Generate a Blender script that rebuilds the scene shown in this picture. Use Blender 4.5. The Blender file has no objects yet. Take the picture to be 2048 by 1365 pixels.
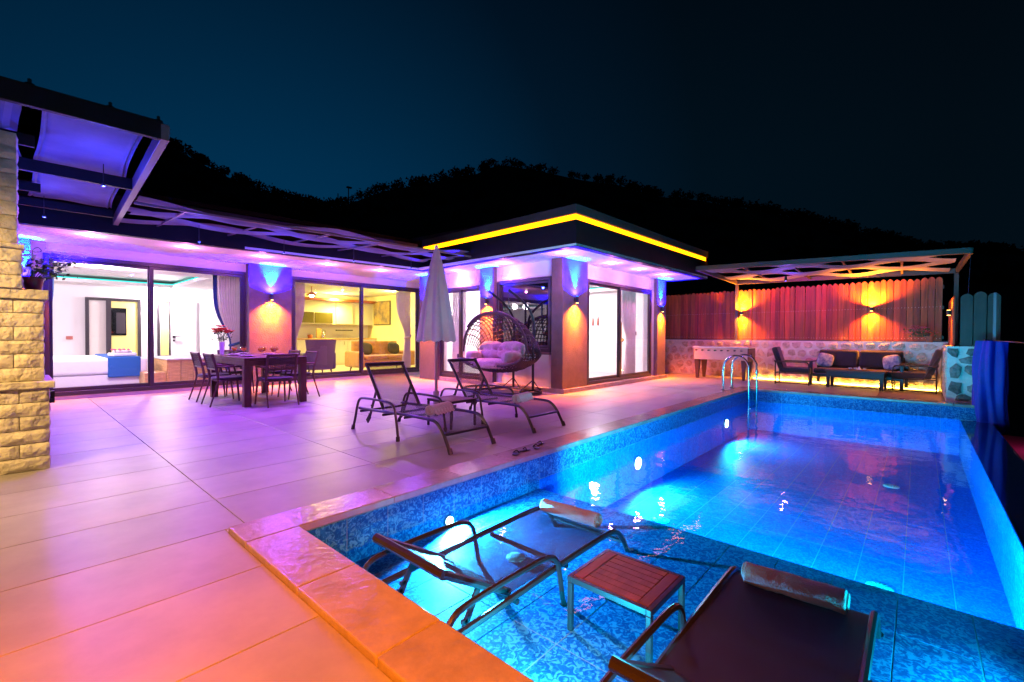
import bpy, bmesh, math, random
from math import sin, cos, pi, radians, sqrt, atan2
from mathutils import Vector, Matrix, noise
R = random.Random(7)
S = bpy.context.scene
COL = S.collection

# ------------------------------------------------------------------ camera
cam = bpy.data.cameras.new('camera'); co = bpy.data.objects.new('camera', cam); COL.objects.link(co)
YAW, PITCH, ROLL, FPX = 0.731307, -0.012373, 0.004679, 906.99
f = Vector((cos(YAW)*cos(PITCH), sin(YAW)*cos(PITCH), sin(PITCH)))
r = Vector((sin(YAW), -cos(YAW), 0)); u = r.cross(f)
r2 = r*cos(ROLL)+u*sin(ROLL); u2 = -r*sin(ROLL)+u*cos(ROLL)
m = Matrix((r2, u2, -f)).transposed().to_4x4(); m.translation = Vector((0, 0, 1.1))
co.matrix_world = m
cam.sensor_width = 36.0; cam.lens = 36.0*FPX/2048
cam.clip_start = 0.05; cam.clip_end = 2000
S.camera = co

# ------------------------------------------------------------------ world: last blue light of dusk, low in the north west
W = bpy.data.worlds.new('World'); S.world = W; W.use_nodes = True
nt = W.node_tree; nt.nodes.clear()
def N(t, k, **kw):
    n = t.nodes.new(k)
    for a, b in kw.items(): setattr(n, a, b)
    return n
tc = N(nt, 'ShaderNodeTexCoord'); sep = N(nt, 'ShaderNodeSeparateXYZ'); nt.links.new(tc.outputs['Generated'], sep.inputs[0])
dotp = N(nt, 'ShaderNodeVectorMath', operation='DOT_PRODUCT'); dotp.inputs[1].default_value = (0.30, 0.93, 0.17)
nt.links.new(tc.outputs['Generated'], dotp.inputs[0])
r1 = N(nt, 'ShaderNodeValToRGB'); e = r1.color_ramp.elements
e[0].position = 0.30; e[0].color = (0.0008, 0.0046, 0.0090, 1)
e[1].position = 1.0; e[1].color = (0.0004, 0.036, 0.098, 1)
for p_, c_ in ((0.62, (0.0007, 0.0066, 0.0140, 1)), (0.80, (0.0007, 0.012, 0.031, 1)), (0.92, (0.0005, 0.026, 0.070, 1))):
    q = e.new(p_); q.color = c_
nt.links.new(dotp.outputs['Value'], r1.inputs[0])
r3 = N(nt, 'ShaderNodeValToRGB'); e = r3.color_ramp.elements
e[0].position = 0.0; e[0].color = (1, 1, 1, 1); e[1].position = 0.75; e[1].color = (0.26, 0.26, 0.28, 1)
q = e.new(0.32); q.color = (0.80, 0.80, 0.80, 1)
nt.links.new(sep.outputs[2], r3.inputs[0])
mx = N(nt, 'ShaderNodeMixRGB', blend_type='MULTIPLY'); mx.inputs[0].default_value = 1
nt.links.new(r1.outputs[0], mx.inputs[1]); nt.links.new(r3.outputs[0], mx.inputs[2])
bg = N(nt, 'ShaderNodeBackground'); bg.inputs[1].default_value = 1.0
wo = N(nt, 'ShaderNodeOutputWorld'); nt.links.new(mx.outputs[0], bg.inputs[0]); nt.links.new(bg.outputs[0], wo.inputs[0])
S.view_settings.view_transform = 'Standard'; S.view_settings.look = 'None'
S.view_settings.exposure = 0; S.view_settings.gamma = 1; S.view_settings.use_curve_mapping = False
cy = S.cycles
cy.use_denoising = True; cy.caustics_reflective = False; cy.caustics_refractive = False
cy.sample_clamp_indirect = 4; cy.max_bounces = 8; cy.diffuse_bounces = 4; cy.glossy_bounces = 4; cy.transparent_max_bounces = 16

# light colours and powers
PINK = (1.0, 0.24, 0.80); BLUE = (0.06, 0.26, 1.0); ORANGE = (1.0, 0.37, 0.015); VIOLET = (0.40, 0.07, 1.0)
ROOMW = (1.0, 0.80, 0.93); KITCHEN = (1.0, 0.80, 0.20); CYAN = (0.0, 0.68, 1.0); AMBER = (1.0, 0.55, 0.12)
P_DOWN, P_UP, P_DN, P_VIO, P_ROOM, P_POOL = 66, 300, 130, 560, 390, 105

# ------------------------------------------------------------------ helpers
MATS = {}
def mat(name, col, rough=0.6, metal=0.0, spec=0.5, var=0.0, vscale=8.0, bump=0.0, bscale=60.0, rvar=0.0, objvar=0.0,
        emit=None, estr=0.0, stretch=None, alpha=None, rand_hue=0.0, detail=6.0, col2=None, sheen=0.0, bdist=0.02):
    """principled material; var = tone noise, bump = fine relief, objvar = tone per object"""
    mm = bpy.data.materials.new(name); mm.use_nodes = True; t = mm.node_tree
    bs = t.nodes['Principled BSDF']; out = t.nodes['Material Output']
    bs.inputs['Base Color'].default_value = (*col, 1); bs.inputs['Roughness'].default_value = rough
    bs.inputs['Metallic'].default_value = metal; bs.inputs['Specular IOR Level'].default_value = spec
    if sheen: bs.inputs['Sheen Weight'].default_value = sheen
    geo = N(t, 'ShaderNodeTexCoord'); vec = geo.outputs['Object']
    if stretch:
        mp = N(t, 'ShaderNodeMapping'); mp.inputs['Scale'].default_value = stretch
        t.links.new(vec, mp.inputs[0]); vec = mp.outputs[0]
    oi = None
    if objvar or rand_hue or stretch:
        oi = N(t, 'ShaderNodeObjectInfo')
        ad = N(t, 'ShaderNodeVectorMath', operation='ADD'); sc_ = N(t, 'ShaderNodeVectorMath', operation='SCALE')
        cb = N(t, 'ShaderNodeCombineXYZ')
        for i in range(3): t.links.new(oi.outputs['Random'], cb.inputs[i])
        t.links.new(cb.outputs[0], sc_.inputs[0]); sc_.inputs['Scale'].default_value = 37.0
        t.links.new(vec, ad.inputs[0]); t.links.new(sc_.outputs[0], ad.inputs[1]); vec = ad.outputs[0]
    colsock = None
    if var or col2:
        nz = N(t, 'ShaderNodeTexNoise'); nz.inputs['Scale'].default_value = vscale; nz.inputs['Detail'].default_value = detail
        nz.inputs['Roughness'].default_value = 0.65
        t.links.new(vec, nz.inputs[0])
        rp = N(t, 'ShaderNodeValToRGB'); rp.color_ramp.elements[0].position = 0.22; rp.color_ramp.elements[1].position = 0.78; rp.color_ramp.interpolation = 'EASE'
        a = col if col2 else tuple(c*(1-var) for c in col); b = col2 if col2 else tuple(min(1, c*(1+var)) for c in col)
        rp.color_ramp.elements[0].color = (*a, 1); rp.color_ramp.elements[1].color = (*b, 1)
        t.links.new(nz.outputs[0], rp.inputs[0]); colsock = rp.outputs[0]
    if objvar:
        hv = N(t, 'ShaderNodeHueSaturation')
        mr = N(t, 'ShaderNodeMapRange'); mr.inputs['To Min'].default_value = 1-objvar; mr.inputs['To Max'].default_value = 1+objvar
        t.links.new(oi.outputs['Random'], mr.inputs[0]); t.links.new(mr.outputs[0], hv.inputs['Value'])
        if rand_hue:
            m2 = N(t, 'ShaderNodeMapRange'); m2.inputs['To Min'].default_value = 0.5-rand_hue; m2.inputs['To Max'].default_value = 0.5+rand_hue
            w2 = N(t, 'ShaderNodeMath', operation='MULTIPLY'); w2.inputs[1].default_value = 7.3
            w3 = N(t, 'ShaderNodeMath', operation='FRACT')
            t.links.new(oi.outputs['Random'], w2.inputs[0]); t.links.new(w2.outputs[0], w3.inputs[0]); t.links.new(w3.outputs[0], m2.inputs[0])
            t.links.new(m2.outputs[0], hv.inputs['Hue'])
        if colsock: t.links.new(colsock, hv.inputs['Color'])
        else: hv.inputs['Color'].default_value = (*col, 1)
        colsock = hv.outputs[0]
    if colsock: t.links.new(colsock, bs.inputs['Base Color'])
    if bump:
        nb = N(t, 'ShaderNodeTexNoise'); nb.inputs['Scale'].default_value = bscale; nb.inputs['Detail'].default_value = 5
        t.links.new(vec, nb.inputs[0])
        bp = N(t, 'ShaderNodeBump'); bp.inputs['Strength'].default_value = bump; bp.inputs['Distance'].default_value = bdist
        t.links.new(nb.outputs[0], bp.inputs['Height']); t.links.new(bp.outputs[0], bs.inputs['Normal'])
    if rvar:
        nr = N(t, 'ShaderNodeTexNoise'); nr.inputs['Scale'].default_value = 1.6; nr.inputs['Detail'].default_value = 3
        pg = N(t, 'ShaderNodeNewGeometry'); t.links.new(pg.outputs['Position'], nr.inputs[0])
        mr2 = N(t, 'ShaderNodeMapRange'); mr2.inputs['From Min'].default_value = .15; mr2.inputs['From Max'].default_value = .85
        mr2.inputs['To Min'].default_value = max(0.02, rough-rvar); mr2.inputs['To Max'].default_value = rough+rvar
        t.links.new(nr.outputs[0], mr2.inputs[0]); t.links.new(mr2.outputs[0], bs.inputs['Roughness'])
    if emit:
        bs.inputs['Emission Color'].default_value = (*emit, 1); bs.inputs['Emission Strength'].default_value = estr
    if alpha is not None:
        tr = N(t, 'ShaderNodeBsdfTransparent'); ms = N(t, 'ShaderNodeMixShader'); ms.inputs[0].default_value = alpha
        t.links.new(tr.outputs[0], ms.inputs[1]); t.links.new(bs.outputs[0], ms.inputs[2]); t.links.new(ms.outputs[0], out.inputs[0])
    MATS[name] = mm
    return mm
def thin_glass(name, f0, rough=0.0, tint=(1, 1, 1), ripple=0.0, rscale=3.0, power=5.0, ior=None):
    mm = bpy.data.materials.new(name); mm.use_nodes = True; t = mm.node_tree; t.nodes.clear()
    out = N(t, 'ShaderNodeOutputMaterial'); tr = N(t, 'ShaderNodeBsdfTransparent'); gl = N(t, 'ShaderNodeBsdfGlossy')
    tr.inputs[0].default_value = (*tint, 1); gl.inputs['Roughness'].default_value = rough
    lw = N(t, 'ShaderNodeLayerWeight'); pw = N(t, 'ShaderNodeMath', operation='POWER'); pw.inputs[1].default_value = power
    ml = N(t, 'ShaderNodeMath', operation='MULTIPLY_ADD'); ml.inputs[1].default_value = 1-f0; ml.inputs[2].default_value = f0
    ms = N(t, 'ShaderNodeMixShader'); lw.inputs[0].default_value = 0.5
    t.links.new(lw.outputs['Facing'], pw.inputs[0]); t.links.new(pw.outputs[0], ml.inputs[0]); t.links.new(ml.outputs[0], ms.inputs[0])
    t.links.new(tr.outputs[0], ms.inputs[1]); t.links.new(gl.outputs[0], ms.inputs[2]); t.links.new(ms.outputs[0], out.inputs[0])
    if ior:
        fr = N(t, 'ShaderNodeFresnel'); fr.inputs[0].default_value = ior; t.links.new(fr.outputs[0], ms.inputs[0])
    if ripple:
        g = N(t, 'ShaderNodeNewGeometry')
        n1 = N(t, 'ShaderNodeTexNoise'); n1.inputs['Scale'].default_value = rscale; n1.inputs['Detail'].default_value = 3
        t.links.new(g.outputs['Position'], n1.inputs[0])
        bp = N(t, 'ShaderNodeBump'); bp.inputs['Strength'].default_value = ripple; bp.inputs['Distance'].default_value = 0.01
        t.links.new(n1.outputs[0], bp.inputs['Height'])
        t.links.new(bp.outputs[0], gl.inputs['Normal']); t.links.new(bp.outputs[0], (fr if ior else lw).inputs['Normal'])
    MATS[name] = mm
    return mm
def emis(name, col, s):
    mm = bpy.data.materials.new(name); mm.use_nodes = True; t = mm.node_tree; t.nodes.clear()
    out = N(t, 'ShaderNodeOutputMaterial'); em = N(t, 'ShaderNodeEmission'); em.inputs[0].default_value = (*col, 1); em.inputs[1].default_value = s
    t.links.new(em.outputs[0], out.inputs[0]); MATS[name] = mm; return mm

class MB:
    def __init__(s): s.v = []; s.f = []
    def add(s, vs, fs):
        o = len(s.v); s.v += [tuple(p) for p in vs]; s.f += [tuple(i+o for i in q) for q in fs]; return s
    def box(s, x0, y0, z0, x1, y1, z1):
        return s.add([(x0,y0,z0),(x1,y0,z0),(x1,y1,z0),(x0,y1,z0),(x0,y0,z1),(x1,y0,z1),(x1,y1,z1),(x0,y1,z1)],
                     [(3,2,1,0),(4,5,6,7),(0,1,5,4),(1,2,6,5),(2,3,7,6),(3,0,4,7)])
    def bar(s, a, b, w, h, up=(0,0,1)):
        a, b = Vector(a), Vector(b); d = (b-a).normalized(); up = Vector(up)
        if abs(d.dot(up)) > .98: up = Vector((0,1,0))
        x = d.cross(up).normalized()*w/2; y = x.cross(d).normalized()*h/2
        c = [a-x-y,a+x-y,a+x+y,a-x+y,b-x-y,b+x-y,b+x+y,b-x+y]
        return s.add(c, [(0,1,2,3)[::-1],(4,5,6,7),(0,1,5,4),(1,2,6,5),(2,3,7,6),(3,0,4,7)])
    def tube(s, pts, rad, n=6, closed=False):
        pts = [Vector(p) for p in pts]; k = len(pts); rings = []; up = None
        rr = rad if hasattr(rad, '__len__') else [rad]*k
        for i, p in enumerate(pts):
            if closed: d = pts[(i+1) % k]-pts[i-1]
            else: d = pts[min(i+1, k-1)]-pts[max(i-1, 0)]
            d.normalize()
            if up is None:
                up = Vector((0,0,1)) if abs(d.z) < .9 else Vector((1,0,0))
            x = d.cross(up)
            if x.length < 1e-4: x = d.orthogonal()
            x.normalize(); y = x.cross(d).normalized(); up = y if abs(y.length) > .5 else up
            rings.append([p+(x*cos(2*pi*j/n)+y*sin(2*pi*j/n))*rr[i] for j in range(n)])
        vs = [q for ring in rings for q in ring]; fs = []
        m_ = k if closed else k-1
        for i in range(m_):
            a, b = i*n, ((i+1) % k)*n
            for j in range(n): fs.append((a+j, a+(j+1) % n, b+(j+1) % n, b+j))
        if not closed: fs += [tuple(range(n))[::-1], tuple((k-1)*n+j for j in range(n))]
        return s.add(vs, fs)
    def lathe(s, prof, n=16, c=(0,0,0)):
        vs = []; fs = []
        for (rad, z) in prof:
            for j in range(n): vs.append((c[0]+rad*cos(2*pi*j/n), c[1]+rad*sin(2*pi*j/n), c[2]+z))
        for i in range(len(prof)-1):
            for j in range(n): fs.append((i*n+j, i*n+(j+1) % n, (i+1)*n+(j+1) % n, (i+1)*n+j))
        if prof[0][0] > 1e-5: fs.append(tuple(range(n))[::-1])
        if prof[-1][0] > 1e-5: fs.append(tuple((len(prof)-1)*n+j for j in range(n)))
        return s.add(vs, fs)
    def grid(s, fn, nu, nv, closed_u=False):
        vs = [fn(i/nu, j/nv) for j in range(nv+1) for i in range(nu+1)]
        return s.add(vs, [(j*(nu+1)+i, j*(nu+1)+i+1, (j+1)*(nu+1)+i+1, (j+1)*(nu+1)+i) for j in range(nv) for i in range(nu)])
    def sheet(s, fn, nu, nv, th=0.004, d=(0,0,1)):
        s.grid(fn, nu, nv); dv = Vector(d)*th
        o = len(s.v); s.grid(lambda a, b: tuple(Vector(fn(a, b))-dv), nu, nv)
        w = nu+1
        s.f[-nu*nv:] = [q[::-1] for q in s.f[-nu*nv:]]
        b0 = o-(nu+1)*(nv+1); rim = [i for i in range(w)]+[j*w+nu for j in range(1, nv+1)]+[nv*w+i for i in range(nu-1, -1, -1)]+[j*w for j in range(nv-1, 0, -1)]
        for i in range(len(rim)):
            a, b = rim[i], rim[(i+1) % len(rim)]
            s.f.append((b0+b, b0+a, o+a, o+b))
        return s
    def prism(s, poly, z0, z1, axis=2):
        """poly in the plane perpendicular to axis, extruded z0..z1"""
        def P(a, b, z):
            return [(z, a, b), (a, z, b), (a, b, z)][axis]
        n = len(poly); vs = [P(a, b, z0) for a, b in poly]+[P(a, b, z1) for a, b in poly]
        return s.add(vs, [tuple(range(n))[::-1], tuple(range(n, 2*n))]+[(i, (i+1) % n, n+(i+1) % n, n+i) for i in range(n)])
    def blob(s, c, rx, ry, rz, nu=16, nv=10, amp=0.0, fr=3.0, p=1.0, seed=0, fn=None):
        def q(a, b):
            th = a*2*pi; ph = (b-.5)*pi
            cx, sx = cos(th), sin(th); cp, sp = cos(ph), sin(ph)
            g = lambda v: (abs(v)**p)*(1 if v >= 0 else -1)
            d = Vector((g(cx)*g(cp) if p != 1 else cx*cp, g(sx)*g(cp) if p != 1 else sx*cp, g(sp)))
            k = 1+amp*noise.noise(d*fr+Vector((seed*7.1, seed*3.3, 0)))
            if fn: k *= fn(a, b)
            return (c[0]+d.x*rx*k, c[1]+d.y*ry*k, c[2]+d.z*rz*k)
        return s.grid(q, nu, nv)
    def xf(s, M):
        s.v = [tuple(M @ Vector(p)) for p in s.v]; return s
    def build(s, name, m, parent=None, smooth=False, bevel=0.0, seg=1, subd=0):
        me = bpy.data.meshes.new(name); me.from_pydata(s.v, [], s.f); me.update()
        bm = bmesh.new(); bm.from_mesh(me)
        if smooth: bmesh.ops.remove_doubles(bm, verts=bm.verts, dist=1e-5)
        bmesh.ops.recalc_face_normals(bm, faces=bm.faces); bm.to_mesh(me); bm.free()
        if smooth:
            me.polygons.foreach_set('use_smooth', [True]*len(me.polygons))
        me.materials.append(MATS[m] if isinstance(m, str) else m)
        o = bpy.data.objects.new(name, me); COL.objects.link(o)
        if parent is not None: o.parent = parent
        if smooth == 'auto':
            try: me.set_sharp_from_angle(angle=radians(40))
            except Exception: pass
        if bevel:
            b = o.modifiers.new('bevel', 'BEVEL'); b.width = bevel; b.segments = seg; b.limit_method = 'ANGLE'; b.angle_limit = radians(40)
        if subd:
            b = o.modifiers.new('sub', 'SUBSURF'); b.levels = subd; b.render_levels = subd
        return o
def tag(o, label=None, cat=None, group=None, kind=None):
    if label: o['label'] = label
    if cat: o['category'] = cat
    if group: o['group'] = group
    if kind: o['kind'] = kind
    return o
def empty(name, loc=(0,0,0), rz=0.0, label=None, cat=None, group=None):
    o = bpy.data.objects.new(name, None); COL.objects.link(o); o.empty_display_size = .1
    o.location = loc; o.rotation_euler = (0, 0, rz); return tag(o, label, cat, group)
def put(src, name, loc, parent=None, rot=(0,0,0), scale=None):
    o = bpy.data.objects.new(name, src.data if hasattr(src, 'data') else src); COL.objects.link(o)
    o.location = loc; o.rotation_euler = rot
    if scale: o.scale = scale
    if parent is not None: o.parent = parent
    return o
def copy_tree(o, parent=None):
    c = o.copy(); COL.objects.link(c)
    if parent is not None: c.parent = parent
    for ch in [x for x in COL.objects if x.parent == o]: copy_tree(ch, c)
    return c
def lamp(kind, loc, col, power, radius=0.03, target=None, angle=100, blend=0.6, parent=None, name='lamp_light'):
    l = bpy.data.lights.new(name, kind); l.color = col; l.energy = power; l.shadow_soft_size = radius
    if kind == 'SPOT': l.spot_size = radians(angle); l.spot_blend = blend
    o = bpy.data.objects.new(name, l); COL.objects.link(o); o.location = loc
    if target is not None:
        d = Vector(target)-Vector(loc); o.rotation_euler = d.to_track_quat('-Z', 'Y').to_euler()
    if parent is not None: o.parent = parent
    return o
def arc(c, r_, a0, a1, n, plane='xz', other=0.0):
    out = []
    for i in range(n+1):
        a = radians(a0+(a1-a0)*i/n); p, q_ = c[0]+r_*cos(a), c[1]+r_*sin(a)
        out.append({'xz': (p, other, q_), 'yz': (other, p, q_), 'xy': (p, q_, other)}[plane])
    return out
def smooth_path(pts, n=6):
    """catmull-rom through pts"""
    P = [Vector(p) for p in pts]; out = []
    for i in range(len(P)-1):
        a, b, c, d = P[max(i-1, 0)], P[i], P[i+1], P[min(i+2, len(P)-1)]
        for k in range(n):
            t = k/n
            out.append(.5*((2*b)+(c-a)*t+(2*a-5*b+4*c-d)*t*t+(3*b-a-3*c+d)*t**3))
    out.append(P[-1]); return out

# ------------------------------------------------------------------ materials
mat('porcelain', (.31,.285,.285), rough=.40, var=.16, vscale=2.2, objvar=.09, rvar=.05, detail=9)
mat('travertine', (.33,.27,.25), rough=.2, var=.25, vscale=5, objvar=.07, bump=.35, bscale=24, rvar=.05, detail=9, bdist=.01)
mat('grout', (.16,.15,.14), rough=.9)
mat('pool_grout', (.14,.36,.55), rough=.7)
mat('plaster_white', (.78,.76,.74), rough=.8, var=.04, vscale=3, bump=.08, bscale=120)
mat('plaster_room', (.80,.79,.77), rough=.75, var=.02, vscale=2)
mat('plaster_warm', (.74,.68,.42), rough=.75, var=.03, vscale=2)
mat('pillar_paint', (.12,.085,.08), rough=.72, var=.18, vscale=6, bump=.5, bscale=45)
mat('fascia_paint', (.012,.010,.010), rough=.55, spec=.12, var=.15, vscale=4, bump=.1, bscale=40)
mat('cornice_paint', (.045,.036,.03), rough=.6, spec=.2, var=.15, vscale=4)
mat('frame_metal', (.045,.04,.042), rough=.35, metal=.3, bump=.03, bscale=200)
mat('black_metal', (.025,.022,.025), rough=.38, metal=.2, bump=.05, bscale=300)
mat('lounger_metal', (.035,.028,.032), rough=.32, metal=.35, bump=.05, bscale=260)
mat('steel', (.6,.62,.65), rough=.16, metal=1.0)
mat('room_floor', (.45,.40,.36), rough=.35, var=.12, vscale=4)
mat('curtain_white', (.70,.62,.60), rough=.9, alpha=.85, var=.1, vscale=5)
mat('curtain_blue', (.02,.08,.20), rough=.8)
mat('curtain_ochre', (.55,.30,.05), rough=.8)
mat('bed_white', (.80,.78,.78), rough=.85, bump=.2, bscale=14)
mat('runner_blue', (.01,.09,.34), rough=.8, bump=.3, bscale=60)
mat('pale_wood', (.52,.30,.11), rough=.5, var=.3, vscale=6, stretch=(1,1,6), objvar=.1)
mat('dark_wood', (.075,.032,.022), rough=.45, var=.3, vscale=14, stretch=(1,1,.2), objvar=.12, bump=.1, bscale=60)
mat('teak', (.19,.065,.045), rough=.5, var=.35, vscale=16, stretch=(.15,1,1), objvar=.12, bump=.15, bscale=70)
mat('fence_wood', (.30,.062,.012), rough=.6, var=.55, vscale=9, stretch=(1.6,1.6,.12), objvar=.40, rand_hue=.015, bump=.35, bscale=30)
mat('sling', (.05,.04,.06), rough=.55, alpha=.42, bump=.15, bscale=700)
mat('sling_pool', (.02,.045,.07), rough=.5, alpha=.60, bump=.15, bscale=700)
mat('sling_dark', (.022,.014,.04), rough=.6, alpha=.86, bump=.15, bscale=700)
mat('towel', (.36,.29,.28), rough=.95, var=.08, vscale=14, bump=.6, bscale=160, sheen=.5)
mat('wicker', (.045,.025,.02), rough=.5, var=.3, vscale=50, bump=.6, bscale=220)
mat('plush', (.46,.33,.32), rough=.95, var=.22, vscale=9, bump=.8, bscale=55, sheen=.8)
mat('charcoal_fabric', (.022,.018,.02), rough=.9, var=.25, vscale=20, bump=.4, bscale=120, sheen=.3)
mat('velvet_grey', (.09,.08,.08), rough=.75, sheen=.6)
mat('velvet_ochre', (.60,.30,.03), rough=.75, var=.12, vscale=6, sheen=.5)
mat('umbrella_cloth', (.50,.47,.48), rough=.85, var=.08, vscale=6, bump=.1, bscale=30)
mat('shade_cloth', (.14,.14,.19), rough=.85, var=.18, vscale=2.5, bump=.15, bscale=12)
mat('blue_cover', (.004,.012,.34), rough=.6, var=.2, vscale=6, bump=.1, bscale=20)
mat('white_gloss', (.75,.75,.75), rough=.25, spec=.5)
mat('cabinet', (.72,.70,.58), rough=.4)
mat('cabinet_glass', (.10,.08,.02), rough=.15)
mat('mirror', (.5,.5,.55), rough=.03, metal=1.0)
mat('dark_glass', (.01,.01,.014), rough=.02, spec=1.0, metal=.0)
mat('terracotta', (.36,.10,.04), rough=.7, var=.15)
mat('red_plastic', (.20,.02,.03), rough=.4)
mat('leaf', (.05,.10,.03), rough=.6, var=.4, vscale=20)
mat('petal_pink', (.70,.09,.20), rough=.6, var=.3, vscale=40)
mat('petal_white', (.70,.62,.68), rough=.6)
mat('petal_red', (.75,.10,.05), rough=.6, var=.35, vscale=30)
mat('plate', (.55,.52,.55), rough=.15)
mat('juice', (.85,.36,.03), rough=.2)
mat('mortar', (.80,.73,.67), rough=.9, var=.2, vscale=5, bump=.8, bscale=28)
mat('rubble', (.66,.52,.41), rough=.85, var=.35, vscale=11, objvar=.16, rand_hue=.03, bump=1.0, bscale=30, bdist=.04)
mat('pillar_rubble', (.26,.25,.22), rough=.85, var=.5, vscale=12, objvar=.35, rand_hue=.05, bump=1.0, bscale=26, bdist=.05)
mat('split_stone', (.66,.60,.49), rough=.85, var=.14, vscale=8, objvar=.10, bump=1.0, bscale=13, bdist=.04)
mat('night_ground', (.02,.02,.018), rough=1, var=.3, vscale=.5)
mat('night_leaves', (.010,.014,.010), rough=1, spec=0)
mat('magenta_lit_slab', (.35,.03,.14), rough=.8)  # magenta light on the lower terrace put into its base colour
mat('table_game', (.60,.42,.36), rough=.35, var=.1, vscale=5, stretch=(6,1,1))
mat('screw_glint', (.8,.75,.7), rough=.3, metal=.6, emit=(1,.85,.7), estr=.5)  # weak emission puts a bright glint into the screw heads
mat('cushion_print', (.55,.55,.60), rough=.9, col2=(.02,.03,.22), vscale=11)
mat('picture', (.60,.40,.10), rough=.5, col2=(.08,.07,.10), vscale=3.5)
mat('bottle_pic', (.55,.18,.12), rough=.5)
mat('soil_pic', (.05,.05,.05), rough=.8)
thin_glass('window_glass', .05, 0.0, (.97,.98,.98), power=5.0)
thin_glass('clear_glass', .08, 0.0, (.97,.97,.97))
thin_glass('water', .03, 0.015, (.93,.97,1.0), ripple=.32, rscale=5.0, ior=1.33)
emis('glow_warm', (1,.85,.6), 22); emis('glow_strip', (1,.24,.001), 9); emis('glow_pool', (.5,.95,1), 30)
emis('glow_blue', (.1,.5,1), 10); emis('glow_orange', (1,.55,.1), 25); emis('glow_cove', (.05,.85,.75), 1.6)
emis('glow_led', (1,.50,.06), 95.0); emis('glow_room', (1,.9,.75), 12)

def pool_tile_material(name, dark, mid, light):
    mm = bpy.data.materials.new(name); mm.use_nodes = True; t = mm.node_tree; bs = t.nodes['Principled BSDF']
    bs.inputs['Roughness'].default_value = .55; bs.inputs['Specular IOR Level'].default_value = .15
    g = N(t, 'ShaderNodeNewGeometry')
    nz = N(t, 'ShaderNodeTexNoise'); nz.inputs['Scale'].default_value = 32; nz.inputs['Detail'].default_value = 1.5; nz.inputs['Distortion'].default_value = 1.6
    t.links.new(g.outputs['Position'], nz.inputs[0])
    rp = N(t, 'ShaderNodeValToRGB'); rp.color_ramp.interpolation = 'LINEAR'
    el = rp.color_ramp.elements; el[0].position = .38; el[0].color = (*dark, 1); el[1].position = .62; el[1].color = (*light, 1)
    for p_, c_ in ((.44, dark), (.47, mid), (.53, mid), (.57, light)):
        q_ = el.new(p_); q_.color = (*c_, 1)
    t.links.new(nz.outputs[0], rp.inputs[0]); t.links.new(rp.outputs[0], bs.inputs['Base Color'])
    MATS[name] = mm
pool_tile_material('mosaic', (.006,.11,.36), (.012,.19,.50), (.06,.36,.66))
pool_tile_material('mosaic_deep', (.003,.13,.66), (.004,.17,.76), (.008,.24,.86))

# ------------------------------------------------------------------ ground, deck
g = MB(); g.box(-400, -400, -2.3, 700, 700, -1.6); tag(g.build('ground', 'night_ground'), kind='structure')
DX0, DX1, DY0, DY1 = -2.64, 13.7, -3.0, 10.55
PX0, PX1, PY0, PY1 = 1.09, 10.2, -.5, 2.57          # pool inside
deck = MB()
deck.box(DX0, PY1+.27, -1.6, DX1, DY1+8, -.012)
deck.box(DX0, DY0, -1.6, PX0-.272, PY1+.27, -.012)
deck.box(PX1+.30, -.86, -1.6, DX1, PY1+.27, -.012)
deck = tag(deck.build('deck_floor', 'grout'), kind='structure')
GAP = .0022
TX, TY = 1.17, .578
tile_mesh = {}
def flat_tile(w, h, th, m, key):
    if key not in tile_mesh:
        b = MB(); c = .0025
        vs = [(0,0,-th),(w,0,-th),(w,h,-th),(0,h,-th),(0,0,-c),(w,0,-c),(w,h,-c),(0,h,-c),(c,c,0),(w-c,c,0),(w-c,h-c,0),(c,h-c,0)]
        fs = [(0,1,5,4),(1,2,6,5),(2,3,7,6),(3,0,4,7),(4,5,9,8),(5,6,10,9),(6,7,11,10),(7,4,8,11),(8,9,10,11)]
        b.add(vs, fs); o = b.build('tile_source', m); tile_mesh[key] = o.data; bpy.data.objects.remove(o)
    return tile_mesh[key]
def rects(x0, x1, y0, y1, holes):
    out = [(x0, x1, y0, y1)]
    for hx0, hx1, hy0, hy1 in holes:
        nn = []
        for a, b, c, d in out:
            if a >= hx1 or b <= hx0 or c >= hy1 or d <= hy0: nn.append((a, b, c, d)); continue
            if a < hx0: nn.append((a, hx0, c, d))
            if b > hx1: nn.append((hx1, b, c, d))
            aa, bb = max(a, hx0), min(b, hx1)
            if c < hy0: nn.append((aa, bb, c, hy0))
            if d > hy1: nn.append((aa, bb, hy1, d))
        out = nn
    return out
holes = [(PX0-.275, PX1+.30, -9, PY1+.28), (7.1, 11.9, 5.05, 9.35), (7.95, 11.9, 9.3, 20), (12.6, 20, -5, -.3)]
ox, oy = .92, 2.89
for i in range(-3, 12):
    for j in range(-4, 14):
        for a, b, c, d in rects(ox+i*TX, ox+(i+1)*TX, oy+j*TY, oy+(j+1)*TY, holes):
            a, b, c, d = max(a, DX0), min(b, DX1), max(c, .1 if i < 1 else -.86), min(d, DY1)
            if b-a < .04 or d-c < .04: continue
            w, h = round(b-a-GAP*2, 3), round(d-c-GAP*2, 3)
            put(flat_tile(w, h, .011, 'porcelain', ('d', w, h)), 'tile', (a+GAP, c+GAP, 0), deck)
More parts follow.
